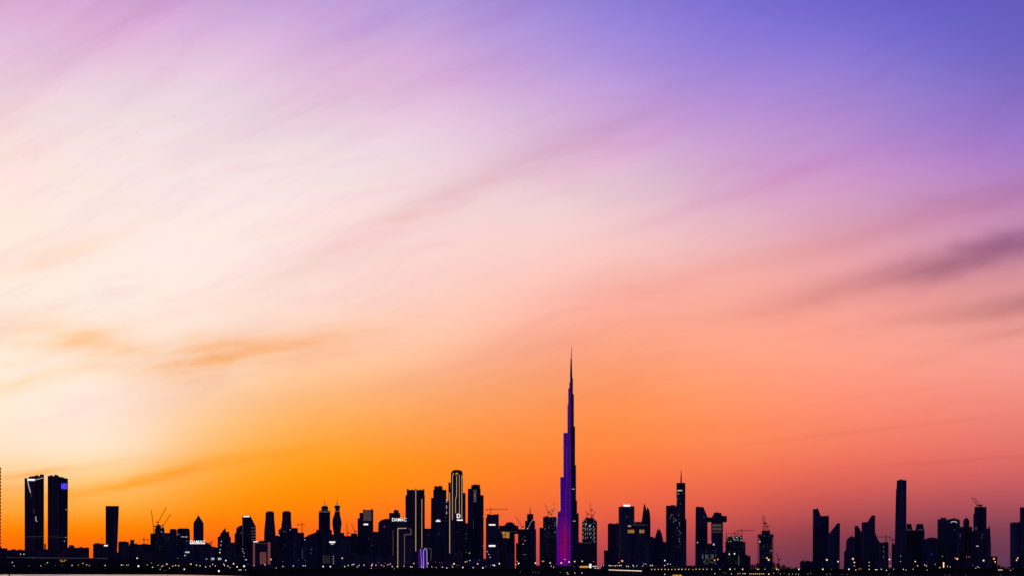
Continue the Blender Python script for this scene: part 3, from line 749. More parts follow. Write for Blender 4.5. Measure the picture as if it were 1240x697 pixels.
crane('h', 'flat topped crane, long jib reaching right, above the tower with two white sign bars', 5800, 594.4, 622.8, 616.4, (615,616.2))
b = Building('domed_block', 'broad block with a stepped dome bump and a patch of gold windows', BL, 5950, 615, 2)
b.box('block', 604.2, 623.4, 636, ratio=.8); b.box('overhang', 623.4, 627.6, 636, 645.8, ratio=3)
b.loft('dome', [(631.7,615,619.6),(632.6,613.2,621.6),(634,612.2,622.8),(636,610.4,624.6)], .8, rnd=14)
b.light('lit_window', 608, 612, 643.4, 646.6, GGOLD); b.light('lit_window', 612.6, 616.8, 644, 651, GGOLD); b.light('lit_window', 609, 612, 647.4, 650.6, GGOLD); b.light('lit_band', 605, 626, 643, 643.4, GPAN)
crane('l', 'luffing crane leaning left above the low roof right of the domed block', 6000, 632.4, 640.2, 637.5, (624.6,625.2))
b = Building('spired_block', 'stepped tower with stub spire and diagonal string of lights, left of the tallest tower', BL, 6050, 638.5, 0)
b.box('block', 627.3, 649.2, 640.2, ratio=.8); b.box('side_wing', 624.8, 627.3, 657, ratio=4); b.box('tower_shaft', 635.8, 647.9, 630.2, 640.2); b.box('setback', 638.2, 645.8, 621.8, 630.2)
b.spire(642, 613.4, 622, 1.3)
for i in range(6): x = 638.9+i*1.15; y = 639.2-i*2.05; b.light('facade_lamp', x-.35, x+.35, y-.35, y+.35, GWIN)
for x in (632.6,638.9): b.light('roof_lamp', x-.7, x+.7, 639.2, 640, GWIN)
b.light('lit_window', 632, 633, 651.8, 652.8, GTEAL); b.light('lit_window', 634.6,636,649.2,650,GTEAL); b.light('lit_window', 634.6,637,653.6,654.4,GGOLD); b.light('lit_window', 633, 634, 657.8, 658.8, GWIN); b.light('lit_band', 633, 637.4, 670.4, 671.2, GDIM); b.windows(5, 629, 648, 650, 680, [GDIM], seed=12)

def building_site(label, D, cx, secs, fac, wins, seed):
    b = Building('construction_tower', label, BL, D, cx, CONC)
    for i, (a, c, y, yb) in enumerate(secs): b.box('tower_shaft' if i == 0 else 'setback', a, c, y, yb, ratio=.8)
    R = random.Random(seed)
    a, c, y, yb = secs[-1]
    for k in range(7):
        x = R.uniform(a+.5, c-1.2); m_ = R.uniform(.3,1.8); b.loft('formwork', [(y-m_,x,x+R.uniform(.5,1.6)),(y,x,x+1.4)], .8, mat=STEEL)
    for (n, x0, x1, y0, y1, ms, sz) in wins: b.windows(n, x0, x1, y0, y1, ms, sz, seed)
    return b
b = building_site('unfinished tower speckled with work lights, just left of the tallest tower', 6300, 664, [(653.3,674,638.6,800),(657.6,674,625.6,638.6)], 1,
   [(34,658,673.6,627,650,[GDIM,GTEAL,GWIN,GPAN],.8),(22,654,672,650,682,[GDIM,GPAN],.6)], 13)
crane('l', 'luffing crane leaning left on the speckled unfinished tower left of the tallest tower', 6300, 663.8, 625.4, 620, (660.4,609.6))
crane('l', 'short luffing crane leaning right on the unfinished tower left of the tallest tower', 6300, 667.6, 625.4, 622, (671.6,615))
o_ = crane('l', 'upright crane strung with white lights, beside the left edge of the tallest tower', 6300, 670, 625.4, 618, (670.6,608), mat=STEEL)
m = MB()
for i in range(7): z = i*5.5+4; m.box(-1.1,1.1,-2.6,-2.0,z,z+1.6)
m.make('light_string', GWIN, o_)

# the tallest tower: three wings stepping back round a core, lit purple
def led():
    m, b, n = newmat('purple_led_facade')
    t = n.nodes.new('ShaderNodeTexCoord'); s = n.nodes.new('ShaderNodeSeparateXYZ'); n.links.new(t.outputs['Object'], s.inputs[0])
    x, z = S(s.outputs[0]), S(s.outputs[2]); k = 7000 / F
    py = z * (-1/k) + HY; px = x * (1/k)
    base = mixc(smooth(py, 430, 600), lin((72,14,104)), lin((60,0,122)))
    base = mixc(smooth(py, 612, 650) * .75, base, lin((84,0,138)))
    f = noise(combine(x*.02, z*.006), 1.0, 2)
    dx_ = (px - (noise(combine(z*.012, 0.0), 1.0, 1) - .5) * 4 + 8.6) * (1/5.0); dy_ = (py - 658.0) * (1/28.0)
    blob = (dx_*dx_*-1.0 - dy_*dy_).exp()
    base = mixc((blob * 1.0).sat(), base, lin((140,0,84)))
    fin = S.m('GREATER_THAN', S.m('FRACT', x / 10.0), .8); mech = S.m('GREATER_THAN', S.m('FRACT', z / 104.0), .955)
    st = (f * .7 + .42) * (1.0 - .15 * fin) * (1.0 - .35 * mech)
    b.inputs['Base Color'].default_value = (.05,.05,.06,1); b.inputs['Roughness'].default_value = .3
    n.links.new(base.k, b.inputs['Emission Color']); n.links.new(st.k, b.inputs['Emission Strength'])
    try: m.cycles.emission_sampling = 'NONE'
    except Exception: pass
    return m
LED = led()
b = Building('stepped_skyscraper', 'tallest tower of the skyline, stepped needle lit purple with a magenta patch low down', SK, 7000, 691.5, LED)
L_ = [(457,690.2),(463,689.3),(489.5,687),(523.8,682),(577.2,678),(618.8,675),(645,673.2),(666,672),(800,671.4)]   # left outline: row where the step starts, column
R_ = [(457.5,693.8),(477,695),(516,696.4),(562.8,697.6),(605.4,698.8),(621,700.9),(800,701.2)]
FR = [(470,2.5),(500,5),(540,8),(590,11),(632,13.5),(800,14)]
def wing(name, sgn, steps, mat, wid):
    m = MB()
    for i, (y, x) in enumerate(steps[:-1] if True else steps):
        ext = abs(b.X(x)) ; yb = steps[i+1][0] if i+1 < len(steps)-1 else 800
        if i == len(steps)-2: yb = 800
        ext2 = abs(b.X(steps[i+1][1])) if sgn < 0 and i >= 5 else ext
        hw = wid*(.35+.65*min(1,ext/55))
        def outline(e):
            pts = [(0,-hw)]; n_ = 8
            cx = max(e-hw, .5)
            pts = [(0.0,-hw),(cx,-hw)]+[(cx+min(hw,e)*math.sin(math.pi*j/n_)*1.0 if e > hw else e*math.sin(math.pi*j/n_), -hw*math.cos(math.pi*j/n_)) for j in range(1,n_)]+[(cx,hw),(0.0,hw)]
            return pts
        def ringat(e, z):
            r = outline(e)
            if sgn == 0: return [(p[1]*.8 - min(13.0, 4.0+e*.22), -p[0], z) for p in r]
            # side wings swept a little back, as on a three-lobed plan
            sw = .28
            return [(sgn*p[0], p[1]*1.0 + abs(p[0])*sw, z) for p in r]
        m.rings([ringat(ext, b.Z(y)), ringat((ext+ext2)/2, (b.Z(y)+b.Z(yb))/2) , ringat(ext2, b.Z(yb))])
    return m.make(name, mat, b.o)
wing('left_wing', -1, L_, LED, 17)
wing('right_wing', 1, R_, FAC[0], 17)
fw = []
wing('front_wing', 0, [(y, 691.5+e) for y, e in FR], LED, 15)
b.o['note'] = ''
del b.o['note']
b.loft('core', [(434,690.9,692.4),(457,690.2,693.0),(490,689.6,693.6),(560,688,695),(620,687,696),(800,686,697)], .5, rnd=12, mat=FAC[0])
b.loft('needle', [(423,691.9,692.4),(434,691.3,692.4)], .9, rnd=8, mat=LED); b.spire(692.1, 419.2, 424, .7)
m = MB()
for y, x in ((592,694.2),(630.5,695.2),(661,695.2)):
    fy = -20; m.box(b.X(x-1.4), b.X(x+1.6), -28, -26, b.Z(y+.35), b.Z(y-.35))
    m.make('lit_band', GWD, b.o); m = MB()
for y, x in ((497,692.5),(516.5,690.8),(544,693.6)):
    m.box(b.X(x-.4), b.X(x+.4), -28, -26.5, b.Z(y+.3), b.Z(y-.3)); m.make('lit_window', GDIM, b.o); m = MB()
b.secs.append(('p', [(671,600),(702,600),(702,700),(671,700)], 48, 0, 0, 0))
low('low dark block between the tallest tower and the unfinished tower at its right', 6500, 694, 707, 656.8, 1, steps=[(700.4,704,656)])
b = building_site('unfinished tower with columns of work lights and a lit crown, right of the tallest tower', 6200, 714, [(704.9,723,631.6,800),(706.4,722.2,629.4,631.6),(708.4,719.4,626.8,629.4)], 1,
   [(12,707,721,628,640,[GDIM,GWIN],.7)], 14)
for x, y0, y1 in ((706,634,654),(708.8,636,652),(711.3,640,651),(713.8,636,647),(715.4,640,652),(718.6,637,653),(720,640,656)):
    y = y0
    while y < y1: b.light('lit_window', x-.3, x+.3, y-.45, y+.45, GDIM if int(y*3) % 3 else GWIN); y += 1.7
b.light('lit_window', 713.8, 714.8, 635, 637.6, GWIN); b.light('lit_window', 709.2, 710.2, 633, 635, GWIN)
for i in range(9): b.light('work_lamp', 706.4+i*1.3, 707+i*1.3, 656+(.8 if i % 2 else 0)-(i>6)*1.5, 656.8+(.8 if i % 2 else 0)-(i>6)*1.5, GDIM)
crane('l', 'luffing crane leaning left on the unfinished tower right of the tallest tower', 6200, 711.4, 627, 622, (708.6,618))
crane('l', 'upright luffing crane hung with lights on the unfinished tower right of the tallest tower', 6200, 715.6, 627, 617.5, (714.8,609))
crane('l', 'luffing crane leaning right on the unfinished tower right of the tallest tower', 6200, 718, 627, 624, (721,618))

b = Building('office_block', 'square shouldered block with a lower annexe, left of the round tower with a lit rim', BL, 6100, 742, 0)
b.box('block', 736, 749.6, 633.7, ratio=1); b.box('annexe', 731.4, 736, 665.8, ratio=2.6); b.plant([(738,741,632.8,633.7),(746,748,632.6,633.7)])
b.windows(10, 732, 748, 648, 682, [GDIM, GPAN], size=.6, seed=15)
b = Building('round_tower', 'cylindrical tower with a white light on its slanted roof', SK, 6300, 758.7, 3)
b.loft('tower_shaft', [(613.4,749,768.3),(800,749,768.3)], 1.0, rnd=28); b.loft('crown', [(612.6,752,768),(613.4,749.3,768.2)], .95, rnd=28)
b.light('sign', 755, 763, 610.8, 613, GW, off=-4); b.light('lit_window', 758, 759.4, 625, 625.8, GDIM); b.windows(4, 751, 767, 616, 632, [GDIM], size=.5, seed=16)
b = Building('office_block', 'wide block with two patches of orange windows below a faint roof light strip', BL, 5900, 773, 1)
b.box('block', 757.5, 787.4, 634.6, ratio=.6); b.box('setback', 768.4, 777, 631.4, 634.6, ratio=1.2); b.box('setback', 759, 768.2, 633, 634.6, ratio=1)
b.light('lit_band', 759.4, 784, 634.9, 635.4, GPAN); b.light('sign', 760.4, 764, 636.2, 637.2, GWD)
for x0, x1 in ((760.4,762),(762.5,764.1),(764.6,766.2),(766.6,768),(774.3,776.2),(776.8,778.2),(778.8,780)): b.light('lit_window', x0, x1, 641, 645, GGOLD)
b.windows(8, 752, 786, 648, 682, [GDIM], size=.5, seed=17)
for lab, D, pl, pr in (('taller of two sail pointed split tip towers, right of the wide orange windowed block', 6500, [(776.4,634),(778,624),(779.2,614),(780.3,608.2),(782.4,615.4),(783,618)], [(783,618),(783.6,613.2),(786,616.6),(787.2,622),(787.7,631)]),
                    ('smaller of two sail pointed split tip towers, left of the spired speckled tower', 6300, [(792,657),(793.2,650),(795,644),(797,638.6),(797.8,642)], [(797.8,642),(798.9,639.6),(801.4,646),(803,653),(803.8,658)])):
    b = Building('sail_tower', lab, SK, D, (pl[0][0]+pr[-1][0])/2, 0)
    mx = pl[-1][0]
    b.poly('tower_half', pl+[(mx,800),(pl[0][0],800)], .9); b.poly('tower_half', pr+[(pr[-1][0],800),(mx,800)], .8, yoff=6)
    if D == 6500:
        for x, y in ((780.2,620.6),(781,617.6),(785.6,624)): b.light('lit_window', x-.3, x+.3, y-.3, y+.3, GDIM)
low('sloping low block between the two sail pointed towers', 6400, 787.4, 793.4, 649, 1, poly=[(787.4,649),(789,649),(793.4,651)])
low('low block between the smaller sail pointed tower and the spired speckled tower', 6250, 801, 807.4, 655.6, 2)

b = Building('spired_skyscraper', 'tall slim tower with a thick spire and a speckle of lit windows, right of centre', SK, 5900, 820, 1)
b.box('side_tower', 806.5, 819.2, 612.2, ratio=1); b.box('tower_shaft', 819.2, 829.9, 584.4, ratio=1.1); b.box('side_wing', 829.9, 831.2, 628, ratio=9)
b.plant([(807.4,811,611.6,612.2),(812,817.5,611,612.2)]); b.spire(824.8, 568.2, 584.6, 1.9)
b.light('lit_band', 820.2, 826, 593, 594.3, GWD); b.light('lit_window', 821, 822, 597, 598, GWIN); b.light('lit_window', 826.4, 828, 596.6, 597.2, GDIM)
b.windows(36, 819.6, 824.6, 602, 665, [GDIM,GWIN,GDIM,GPAN], size=.7, seed=18); b.windows(16, 811, 819, 618, 632, [GDIM,GWIN,GPAN], size=.7, seed=19)
b.windows(12, 814, 822, 640, 668, [GDIM,GPAN], size=.6, seed=20)
for y in (598,601,604,608): b.light('hoist_lamp', 819.3, 819.9, y, y+.7, GDIM)
b = Building('bridged_towers', 'two towers joined by a skybridge that juts out right, over a lit glass podium', SK, 5800, 859, 0)
b.poly('left_tower', [(842.4,613.6),(851.8,613.4),(856.8,625.6),(856.8,800),(841.8,800)], .8)
b.box('right_tower', 861.2, 875.4, 631.6, ratio=.85); b.box('crown', 864, 873.6, 620.6, 623.8, ratio=.9); b.loft('setback', [(623.8,862.4,875.4),(626,862.4,875.4)], .9)
b.box('skybridge', 855.4, 880.2, 626, 631.6, ratio=.5); b.box('skybridge', 873, 880, 624.2, 627.4, ratio=.8); b.plant([(844,847,612.7,613.4),(866,870,619.8,620.6)])
b.light('lit_panel', 862.2, 873.8, 634, 637.4, GPAN); b.light('lit_panel', 862.2, 873.8, 638.6, 641.4, GPAN); b.light('lit_panel', 862.2, 873.8, 643.2, 644.4, GPAN)
b.light('lit_window', 852, 853.2, 625, 626, GDIM)
b.box('podium', 842, 869.8, 657.8, ratio=.9); b.windows(10, 846, 868, 665, 669, [GDIM, GTEAL], size=.8, seed=21)
for i in range(8): b.light('lit_glass', 850.2+i*2.05, 851.6+i*2.05, 670.6, 676, GPAN if i % 2 else GTEAL) if i % 3 != 1 else None
for i in range(26): R = random.Random(i); x = 850+R.random()*17; y = 670.5+R.random()*11; b.light('lit_window', x, x+.7, y, y+1.6, R.choice([GTEAL, GPAN, GDIM]))
b.light('roof_lamp', 844, 845.2, 655.6, 656.8, GWIN); b.light('roof_lamp', 860, 861, 655, 656, GWIN); b.light('roof_lamp', 863.4, 865.2, 657.8, 659.8, GWIN)
low('low dark block between the bridged towers and the scaffolded site at its right', 6000, 874, 880.5, 668, 1)

b = building_site('half built scaffolded block under a pair of flat cranes, right of the bridged towers', 5900, 890, [(878.4,902.6,655.6,800),(880.4,899.2,649.4,655.6)], 1,
   [(26,879,901,656,682,[GDIM,GPAN,GTEAL],.7),(20,880.6,899,649.6,656,[GDIM,GWIN,GTEAL],.9)], 22)
for x, y in ((889,652.4),(892,650.4),(897.4,653.6),(883,669.8),(889.4,669.6)): b.light('work_lamp', x-.6, x+.6, y-.6, y+.6, GWIN)
b.light('light_strip', 894, 895, 672, 684, GDIM); b.box('site_mast', 879.2, 880, 644.5, 655.6, ratio=1)
crane('h', 'long flat crane with jib reaching right, higher of two over the scaffolded half built block', 5900, 898.2, 649.4, 642, (914,642), mat=STEEL)
crane('h', 'flat crane with jib reaching left, lower of two over the scaffolded half built block', 5950, 889.6, 649.4, 645.8, (882,645.8), mat=STEEL)
low('narrow dark block right of the scaffolded half built block', 5950, 902.4, 908.8, 672.4, 3, steps=[(902.6,905,670.8)])
b = building_site('half built tower with flared head and bunch of cranes, alone against pink sky', 5800, 927, [(919.2,935.2,650.2,800),(917.7,936.8,646.4,650.2),(922.3,932.6,642.4,646.4)], 1,
   [(20,920.6,934.6,655,676,[GDIM,GPAN,GTEAL],.8),(6,919,936,646.6,650,[GDIM,GTEAL],.8)], 23)
b.light('work_lamp', 919.4, 920.8, 654.4, 656, GWIN); b.light('work_lamp', 933.4, 934.2, 665.6, 666.6, GWIN); b.light('lit_window', 928, 929.4, 674, 675.8, GWINW)
for x in (917.4, 935.6): b.box('scaffold_mast', x, x+.9, 650.2, ratio=1)
crane('l', 'luffing crane with jib bent to upper left, left one above the flared half built tower', 5800, 924.6, 642.4, 633, (922.9,624), mat=STEEL)
crane('l', 'luffing crane with upright jib, middle one above the flared half built tower', 5800, 926.6, 642.4, 633.5, (926,623.6), mat=STEEL)
crane('l', 'luffing crane with short jib to the right above the flared half built tower', 5800, 929.6, 642.4, 637, (933.6,637), mat=STEEL)
crane('l', 'thin crane leaning left over the dark trees right of the flared half built tower', 5600, 942.8, 680, 677, (940.3,668.4), mat=STEEL)

b = low('low stepped block against the left foot of the notched tower pair', 6000, 968.8, 985, 679, 1, steps=[(971.4,974,677.8),(976,980,678)])
b = Building('notched_tower', 'joined slabs with slanted tops and a deep notch, right of the pink sky gap', SK, 5900, 1000, 0)
b.poly('left_slab', [(984.4,616),(988,615.8),(988.6,615),(990.4,615.2),(993.7,623.4),(993.7,800),(984,800)], .9)
b.poly('middle_slab', [(993.7,624.4),(1003.8,624),(1003.8,644.4),(1004.6,645),(1004.6,800),(993.7,800)], .8)
b.poly('right_slab', [(1004.6,645),(1012.8,634.4),(1014,633),(1017.2,633.2),(1016.6,800),(1004.6,800)], .8)
b.light('facade_lamp', 1000.6, 1001.8, 676.4, 677.8, GWIN)
b = Building('sloped_block', 'dark block with a rounded shoulder, left end of the jagged cluster', BL, 5900, 1029, 3)
b.poly('block', [(1022,667.4),(1024,666),(1025,653.6),(1028,650.4),(1031.2,648.2),(1035.2,650.4),(1035.2,800),(1021.8,800)], .8)
b = Building('slanted_tower', 'slim tower with a sharp slanted tip in the jagged cluster', SK, 6050, 1039, 0)
b.poly('tower_shaft', [(1034.9,636.4),(1038.8,636),(1043.4,644.2),(1043.4,800),(1034.9,800)], .8)
b = Building('slanted_tower', 'highest tower of the jagged cluster, its top slanting up to the right', SK, 6000, 1051.4, 3)
b.poly('tower_shaft', [(1043.3,632),(1050.4,631.6),(1055.4,624),(1057,623.6),(1059.7,624),(1059.7,800),(1043.3,800)], .8)
b = Building('sloped_block', 'block whose roof slopes steeply down right from the jagged cluster', BL, 5950, 1063.4, 1)
b.poly('block', [(1059.7,643.5),(1060.6,647),(1064.6,655.2),(1067.2,656.6),(1067.2,800),(1059.7,800)], .8)
b = low('narrow block with a few dim lit windows, left of the tall slim round topped tower', 5700, 1064.8, 1076, 656.4, 2, steps=[(1070,1075.4,655.6)])
for y in (660.4,665.6,672.4): b.light('lit_window', 1069.4, 1070.4, y, y+2.6, GDIM)
crane('h', 'flat crane over the narrow block, left of the tall slim round topped tower', 5700, 1073, 656.4, 649.6, (1061.6,649.6), mat=STEEL)
crane('h', 'smaller flat crane low beside the tall slim round topped tower', 5750, 1081, 660, 653.2, (1076.4,653.2), mat=STEEL)
low('narrow annexe at the left foot of the tall slim round topped tower', 5950, 1079.8, 1085, 658, 1)
b = Building('slim_skyscraper', 'tall slim tower with a rounded top, the tallest at the right side', SK, 6000, 1091, 3)
b.loft('tower_shaft', [(592.4,1085,1097.6),(660,1083.4,1097.6),(800,1083,1097.6)], .9); b.loft('crown', [(581,1087.4,1097.2),(582,1086,1097.7),(592.4,1085.6,1097.7)], .85); b.loft('roof_plant', [(580.2,1090,1093),(581,1088,1094)], .8)
for y in (672.8,679.4): b.light('lit_window', 1090, 1091, y-.5, y+.5, GDIM)
for lab, x0, x1, c0, c1 in (('tower with a flared trapezoid crown, touching the tall slim round topped tower', 1096.2, 1107.4, 1098, 1103.6), ('tower with a flared trapezoid crown, standing one step away from the tall slim tower', 1107.2, 1119.6, 1110, 1117.8)):
    b = Building('crowned_tower', lab, SK, 6100, (x0+x1)/2, 2 if x0 < 1100 else 0)
    b.box('tower_shaft', x0, x1, 642, ratio=.9); b.loft('crown', [(633.8,c0,c1),(637,c0-.6 if x0 > 1100 else c0,c1+.4),(641,c0-1.6 if x0 > 1100 else c0,c1+1.4),(642,x0+.2,x1-.2)], .8)
    b.light('lit_band', c0+1, c1, 640.6, 641.4, GPAN)
b = Building('domed_block', 'low curved roof block between the crowned towers and the flat roofed block', BL, 5950, 1128, 1)
b.poly('block', [(1119.6,653),(1122,651.4),(1126,650.4),(1130,650.2),(1135.6,651.4),(1135.6,800),(1119.6,800)], .8)
b.light('lit_window', 1127.4, 1129, 669.8, 671.4, GBLUE)
b = Building('office_block', 'flat roofed slab left of the tower with a white arc light', BL, 6000, 1140.6, 3)
b.box('tower_shaft', 1135.2, 1146.2, 628.2, ratio=.9); b.box('setback', 1138.8, 1145.8, 626.4, 628.2, ratio=.8)
b = Building('arched_tower', 'tower with a curved roof, finial and white arc light near its top', SK, 5900, 1154.3, 0)
b.poly('tower_shaft', [(1146.2,629.4),(1150,628),(1155,627.2),(1159,627.8),(1162.4,629.4),(1162.4,800),(1146.2,800)], .8); b.spire(1155.3, 623.8, 627.6, .8)
b.strip('light_strip', [(1151.2,632.4),(1152.6,631.4),(1155,630.9),(1157.4,631.4),(1158.9,632.4)], .9, GWD, 'white arc light'); b.light('lit_window', 1155.2, 1156.4, 640.6, 641.8, GDIM)
b = Building('domed_tower', 'slim tower capped by a small dome with a finial, right of the arc lit tower', SK, 5950, 1169.8, 2)
b.box('tower_shaft', 1162.4, 1177.2, 637.4, ratio=.9); b.loft('drum', [(631,1166.3,1173.8),(637.4,1166.3,1173.8)], .9, rnd=14); b.loft('dome', [(626.6,1169.6,1170.6),(627.6,1168,1172.2),(629.2,1166.8,1173.4),(631,1166.4,1173.8)], .9, rnd=14); b.spire(1170.1, 623.4, 627, .7)
b.strip('light_strip', [(1163,646),(1161.6,654),(1160.4,658.4)], .8, GDIM); b.strip('light_strip', [(1157,658.4),(1161,658.6)], .5, GPAN)
b = Building('office_tower', 'flat topped tower with twin luffing cranes on its roof at far right', SK, 6000, 1186.7, 0)
b.box('tower_shaft', 1178.6, 1194.6, 621.4, ratio=.9); b.box('crown', 1180, 1194.6, 613.4, 621.4, ratio=.85)
crane('l', 'luffing crane leaning left, left one of twins on the flat topped far right tower', 6000, 1183.4, 613.4, 611.6, (1176.4,601.4), mat=STEEL, w=3)
crane('l', 'luffing crane leaning left, right one of twins on the flat topped far right tower', 6000, 1186.4, 613.4, 611.6, (1179.9,601.4), mat=STEEL, w=3)
crane('l', 'stubby crane leaning right on the flat topped far right tower', 6000, 1188.2, 613.4, 612.4, (1190.2,610), mat=STEEL)
b = Building('spiked_block', 'dark block with a spiky right roof corner in front of the tower with twin cranes', BL, 5700, 1188, 1)
b.poly('block', [(1177.2,642.6),(1186,641.6),(1190.4,643),(1191.6,640),(1193.4,641),(1194.4,637),(1195.4,640.4),(1196.6,639),(1198.3,635.6),(1198.9,641),(1200,660),(1200,800),(1177.2,800)], .7)
for a in ([(1181,637.6),(1183,641)], [(1183,637.6),(1181,641)], [(1178.6,637.4),(1178.6,641)]): b.strip('logo', a, .6, GDIM)
b.light('lit_band', 1182, 1185, 660.2, 661.2, GWD); b.strip('light_strip', [(1190,646),(1188.4,652)], .5, GPAN)
b.light('lit_band', 1172+5.4, 1178.4, 683, 684.4, GDIM)
low('low dark annexe right of the spiky roofed block', 5750, 1200, 1207.6, 673, 1)
b = Building('apartment_tower', 'stepped dark tower cut by the right picture edge', SK, 5600, 1237, 3)
b.box('side_wing', 1223.1, 1235, 632.4, ratio=1); b.box('tower_shaft', 1235, 1252, 614, ratio=1); b.plant([(1226,1230,631.8,632.4),(1232,1234.8,631.2,632.4)])
for x0, x1, y, lab in [(139,146,668,'low dark shed behind the leaning slab tower'),(154,168,660,'low dark shed behind the narrow stepped block'),(212,216,648,'low dark shed left of the round cornered block'),(228,236,658,'low dark shed under the pointed tower'),(258,266,662.4,'low dark shed left of the jagged peaked block')]:
    low(lab, 7000, x0, x1, y, 1)
low('low dark shed behind the tower with two sign bars', 7000, 601, 608, 640, 2); low('low dark shed left of the tallest central tower', 7000, 539.5, 547, 606, 2)
low('low dark shed between the crowned towers', 7000, 1104, 1110, 645, 2)
# distant low-rise infill behind the shore
for i, (x0, x1, y, lab) in enumerate([(330,372,676,'long low podium behind the shore lamps below the two tapered towers'),(418,476,672,'long low podium below the panel tower'),(520,566,678,'long low podium below the brightest light lined tower'),(566,604,676,'long low podium below the vertically lettered tower'),(648,706,684,'low terminal shed at the foot of the tallest tower'),(728,800,683,'long low shed below the round tower'),(800,842,684,'low shed below the spired speckled tower')]):
    b = low(lab, 5200, x0, x1, y, i % 4, ratio=.3); b.windows(5, x0+2, x1-2, y+1, 686, [GDIM, GWINW], size=.6, seed=40+i)
# ------------------------------------------------------------------ trees, lamps, shore things
def tree(label, px, D, ytop, w, seed, group=None):
    R = random.Random(seed); o = bpy.data.objects.new('broadleaf_tree', None); C.objects.link(o)
    o.location = (wx(px,D), D, GZ); tag(o, label, 'tree', group)
    H = wz(ytop, D) - GZ; wr = w/2/F*D
    m = MB(); m.rings([[(r*math.cos(a*math.pi/4)+dx_, r*math.sin(a*math.pi/4), z) for a in range(8)] for z, r, dx_ in ((-.3,H*.04,0),(H*.25,H*.028,.1),(H*.5,H*.018,-.1))])
    for k in range(6):
        a = R.uniform(0,6.28); m.bar((0,0,H*R.uniform(.22,.45)), (wr*.7*math.cos(a), wr*.7*math.sin(a), H*R.uniform(.55,.85)), H*.012, 5)
    m.make('trunk', BARK, o)
    m = MB()
    for k in range(12):
        a = R.uniform(0,6.28); q = R.uniform(0,.75)*wr
        leaves(m, (q*math.cos(a), q*math.sin(a), H*R.uniform(.4,.84)), wr*R.uniform(.3,.5), H*R.uniform(.12,.2), 60, H*.045, R)
    m.make('crown', LEAF, o)
for i, (px, y, w, lab) in enumerate([(912,682,9,'small dark tree at the left foot of the flared half built tower'),(917,680,8,'taller dark tree touching the left foot of the flared half built tower'),
   (936,679.6,9,'tallest dark tree right of the flared half built tower'),(942,680,10,'round dark tree under the thin leaning crane'),(948,682.4,9,'low dark tree, right end of the clump under the thin leaning crane'),
   (955,685,10,'flat dark tree starting the thin tree line below the pink sky gap'),(963,685.6,10,'flat dark tree ending the thin tree line left of the notched tower pair'),
   (1209,682.6,8,'dark tree at the foot of the low annexe right of the spiky block'),(1215,684.6,8,'low dark tree in the gap left of the right edge tower'),(1221,684.8,8,'low dark tree touching the left foot of the right edge tower'),
   (833,684.4,8,'low dark tree in the gap right of the spired speckled tower'),(838,683.4,8,'round dark tree at the left foot of the bridged towers'),
   (1079,686,8,'low dark tree in the gap left of the tall slim tower')]):
    tree(lab, px, 2600+i*9, y, w, 50+i)

WHERE = [(28,'left of the pair of tall towers'),(60,'below the left tall tower of the pair'),(84,'below the right tall tower of the pair'),(126,'between the pair of tall towers and the leaning slab tower'),(146,'below the leaning slab tower'),(182,'right of the leaning slab tower'),(203,'below the stepped unfinished tower'),(230,'below the round cornered block'),(252,'below the left white roof sign'),(281,'below the jagged peaked block'),(303,'below the slanted roof tower'),(331,'below the framed building'),(366,'below the wide stepped block'),(386,'below the sloping roof block'),(419,'below the two spired towers'),(456,'below the panel tower'),(474,'below the round shouldered block'),(499,'below the cream outlined block'),(523,'around the purple arched building'),(545,'below the tower left of the tallest central one'),(565,'below the tallest central tower'),(587,'below the vertically lettered tower'),(606,'below the tower with two sign bars'),(626,'below the domed block with gold windows'),(651,'below the stub spired stepped tower'),(673,'below the unfinished tower left of the purple one'),(703,'at the foot of the purple tallest tower'),(728,'below the unfinished tower right of the purple one'),(757,'below the square shouldered block'),(789,'below the wide block with orange windows'),(806,'below the sail pointed towers'),(834,'below the spired speckled tower'),(876,'below the bridged towers'),(909,'below the scaffolded half built block'),(950,'below the flared half built tower'),(984,'below the open pink sky'),(1018,'below the notched tower pair'),(1062,'below the jagged cluster'),(1083,'below the narrow block with dim windows'),(1099,'below the tall slim right tower'),(1121,'below the crowned towers'),(1146,'below the flat roofed slab'),(1163,'below the arc lit tower'),(1178,'below the domed slim tower'),(1208,'below the spiky roofed block'),(1300,'below the right edge tower')]
def where(x):
    for a, s in WHERE:
        if x < a: return s
LAMPMESH = {}
def lamp(px, py, r, mat, cname):
    if py > 688.5: D = max(shore(px)+40, 980) if px > 320 else (shore(px)+25)
    elif px < 345: D = max(shore(px)+22, 1500)
    else: D = 2350
    r *= .84
    z = wz(py, D); rad = r/F*D; H = z - GZ
    if H < rad*1.2: H = rad*1.2
    key = (round(rad,2), round(H,1), mat.name)
    if key not in LAMPMESH:
        m = MB(); q = .09+H*.004
        m.rings([[(k*math.cos(a*math.pi/3), k*math.sin(a*math.pi/3), zz) for a in range(6)] for zz, k in ((-.4,q*1.8),(.35,q*1.5),(.4,q),(max(H-rad*.9,.5),q*.7))])
        p = m.make('street_lamp', STEEL)
        m = MB(); m.rings([[(rad*k*math.cos(a*math.pi/5), rad*k*math.sin(a*math.pi/5), H+rad*zz) for a in range(10)] for zz, k in ((-.95,.3),(-.6,.8),(0,1),(.6,.8),(.95,.3))])
        h = m.make('lamp_head', mat, p); LAMPMESH[key] = (p, h)
    else:
        p0, h0 = LAMPMESH[key]; p = p0.copy(); C.objects.link(p); h = h0.copy(); h.parent = p; C.objects.link(h)
    p.location = (wx(px,D), D, GZ)
    size = 'large' if r > 1.05 else 'small' if r > .5 else 'tiny'
    hgt = 'high mounted' if py < 677.5 else 'tall' if py < 683 else 'shoreline' if py < 688.5 else 'near bank'
    lab = f'{size} {cname} {hgt} lamp {where(px)}'
    tag(p, lab, 'street lamp', 'shore lamps')
    return p, px
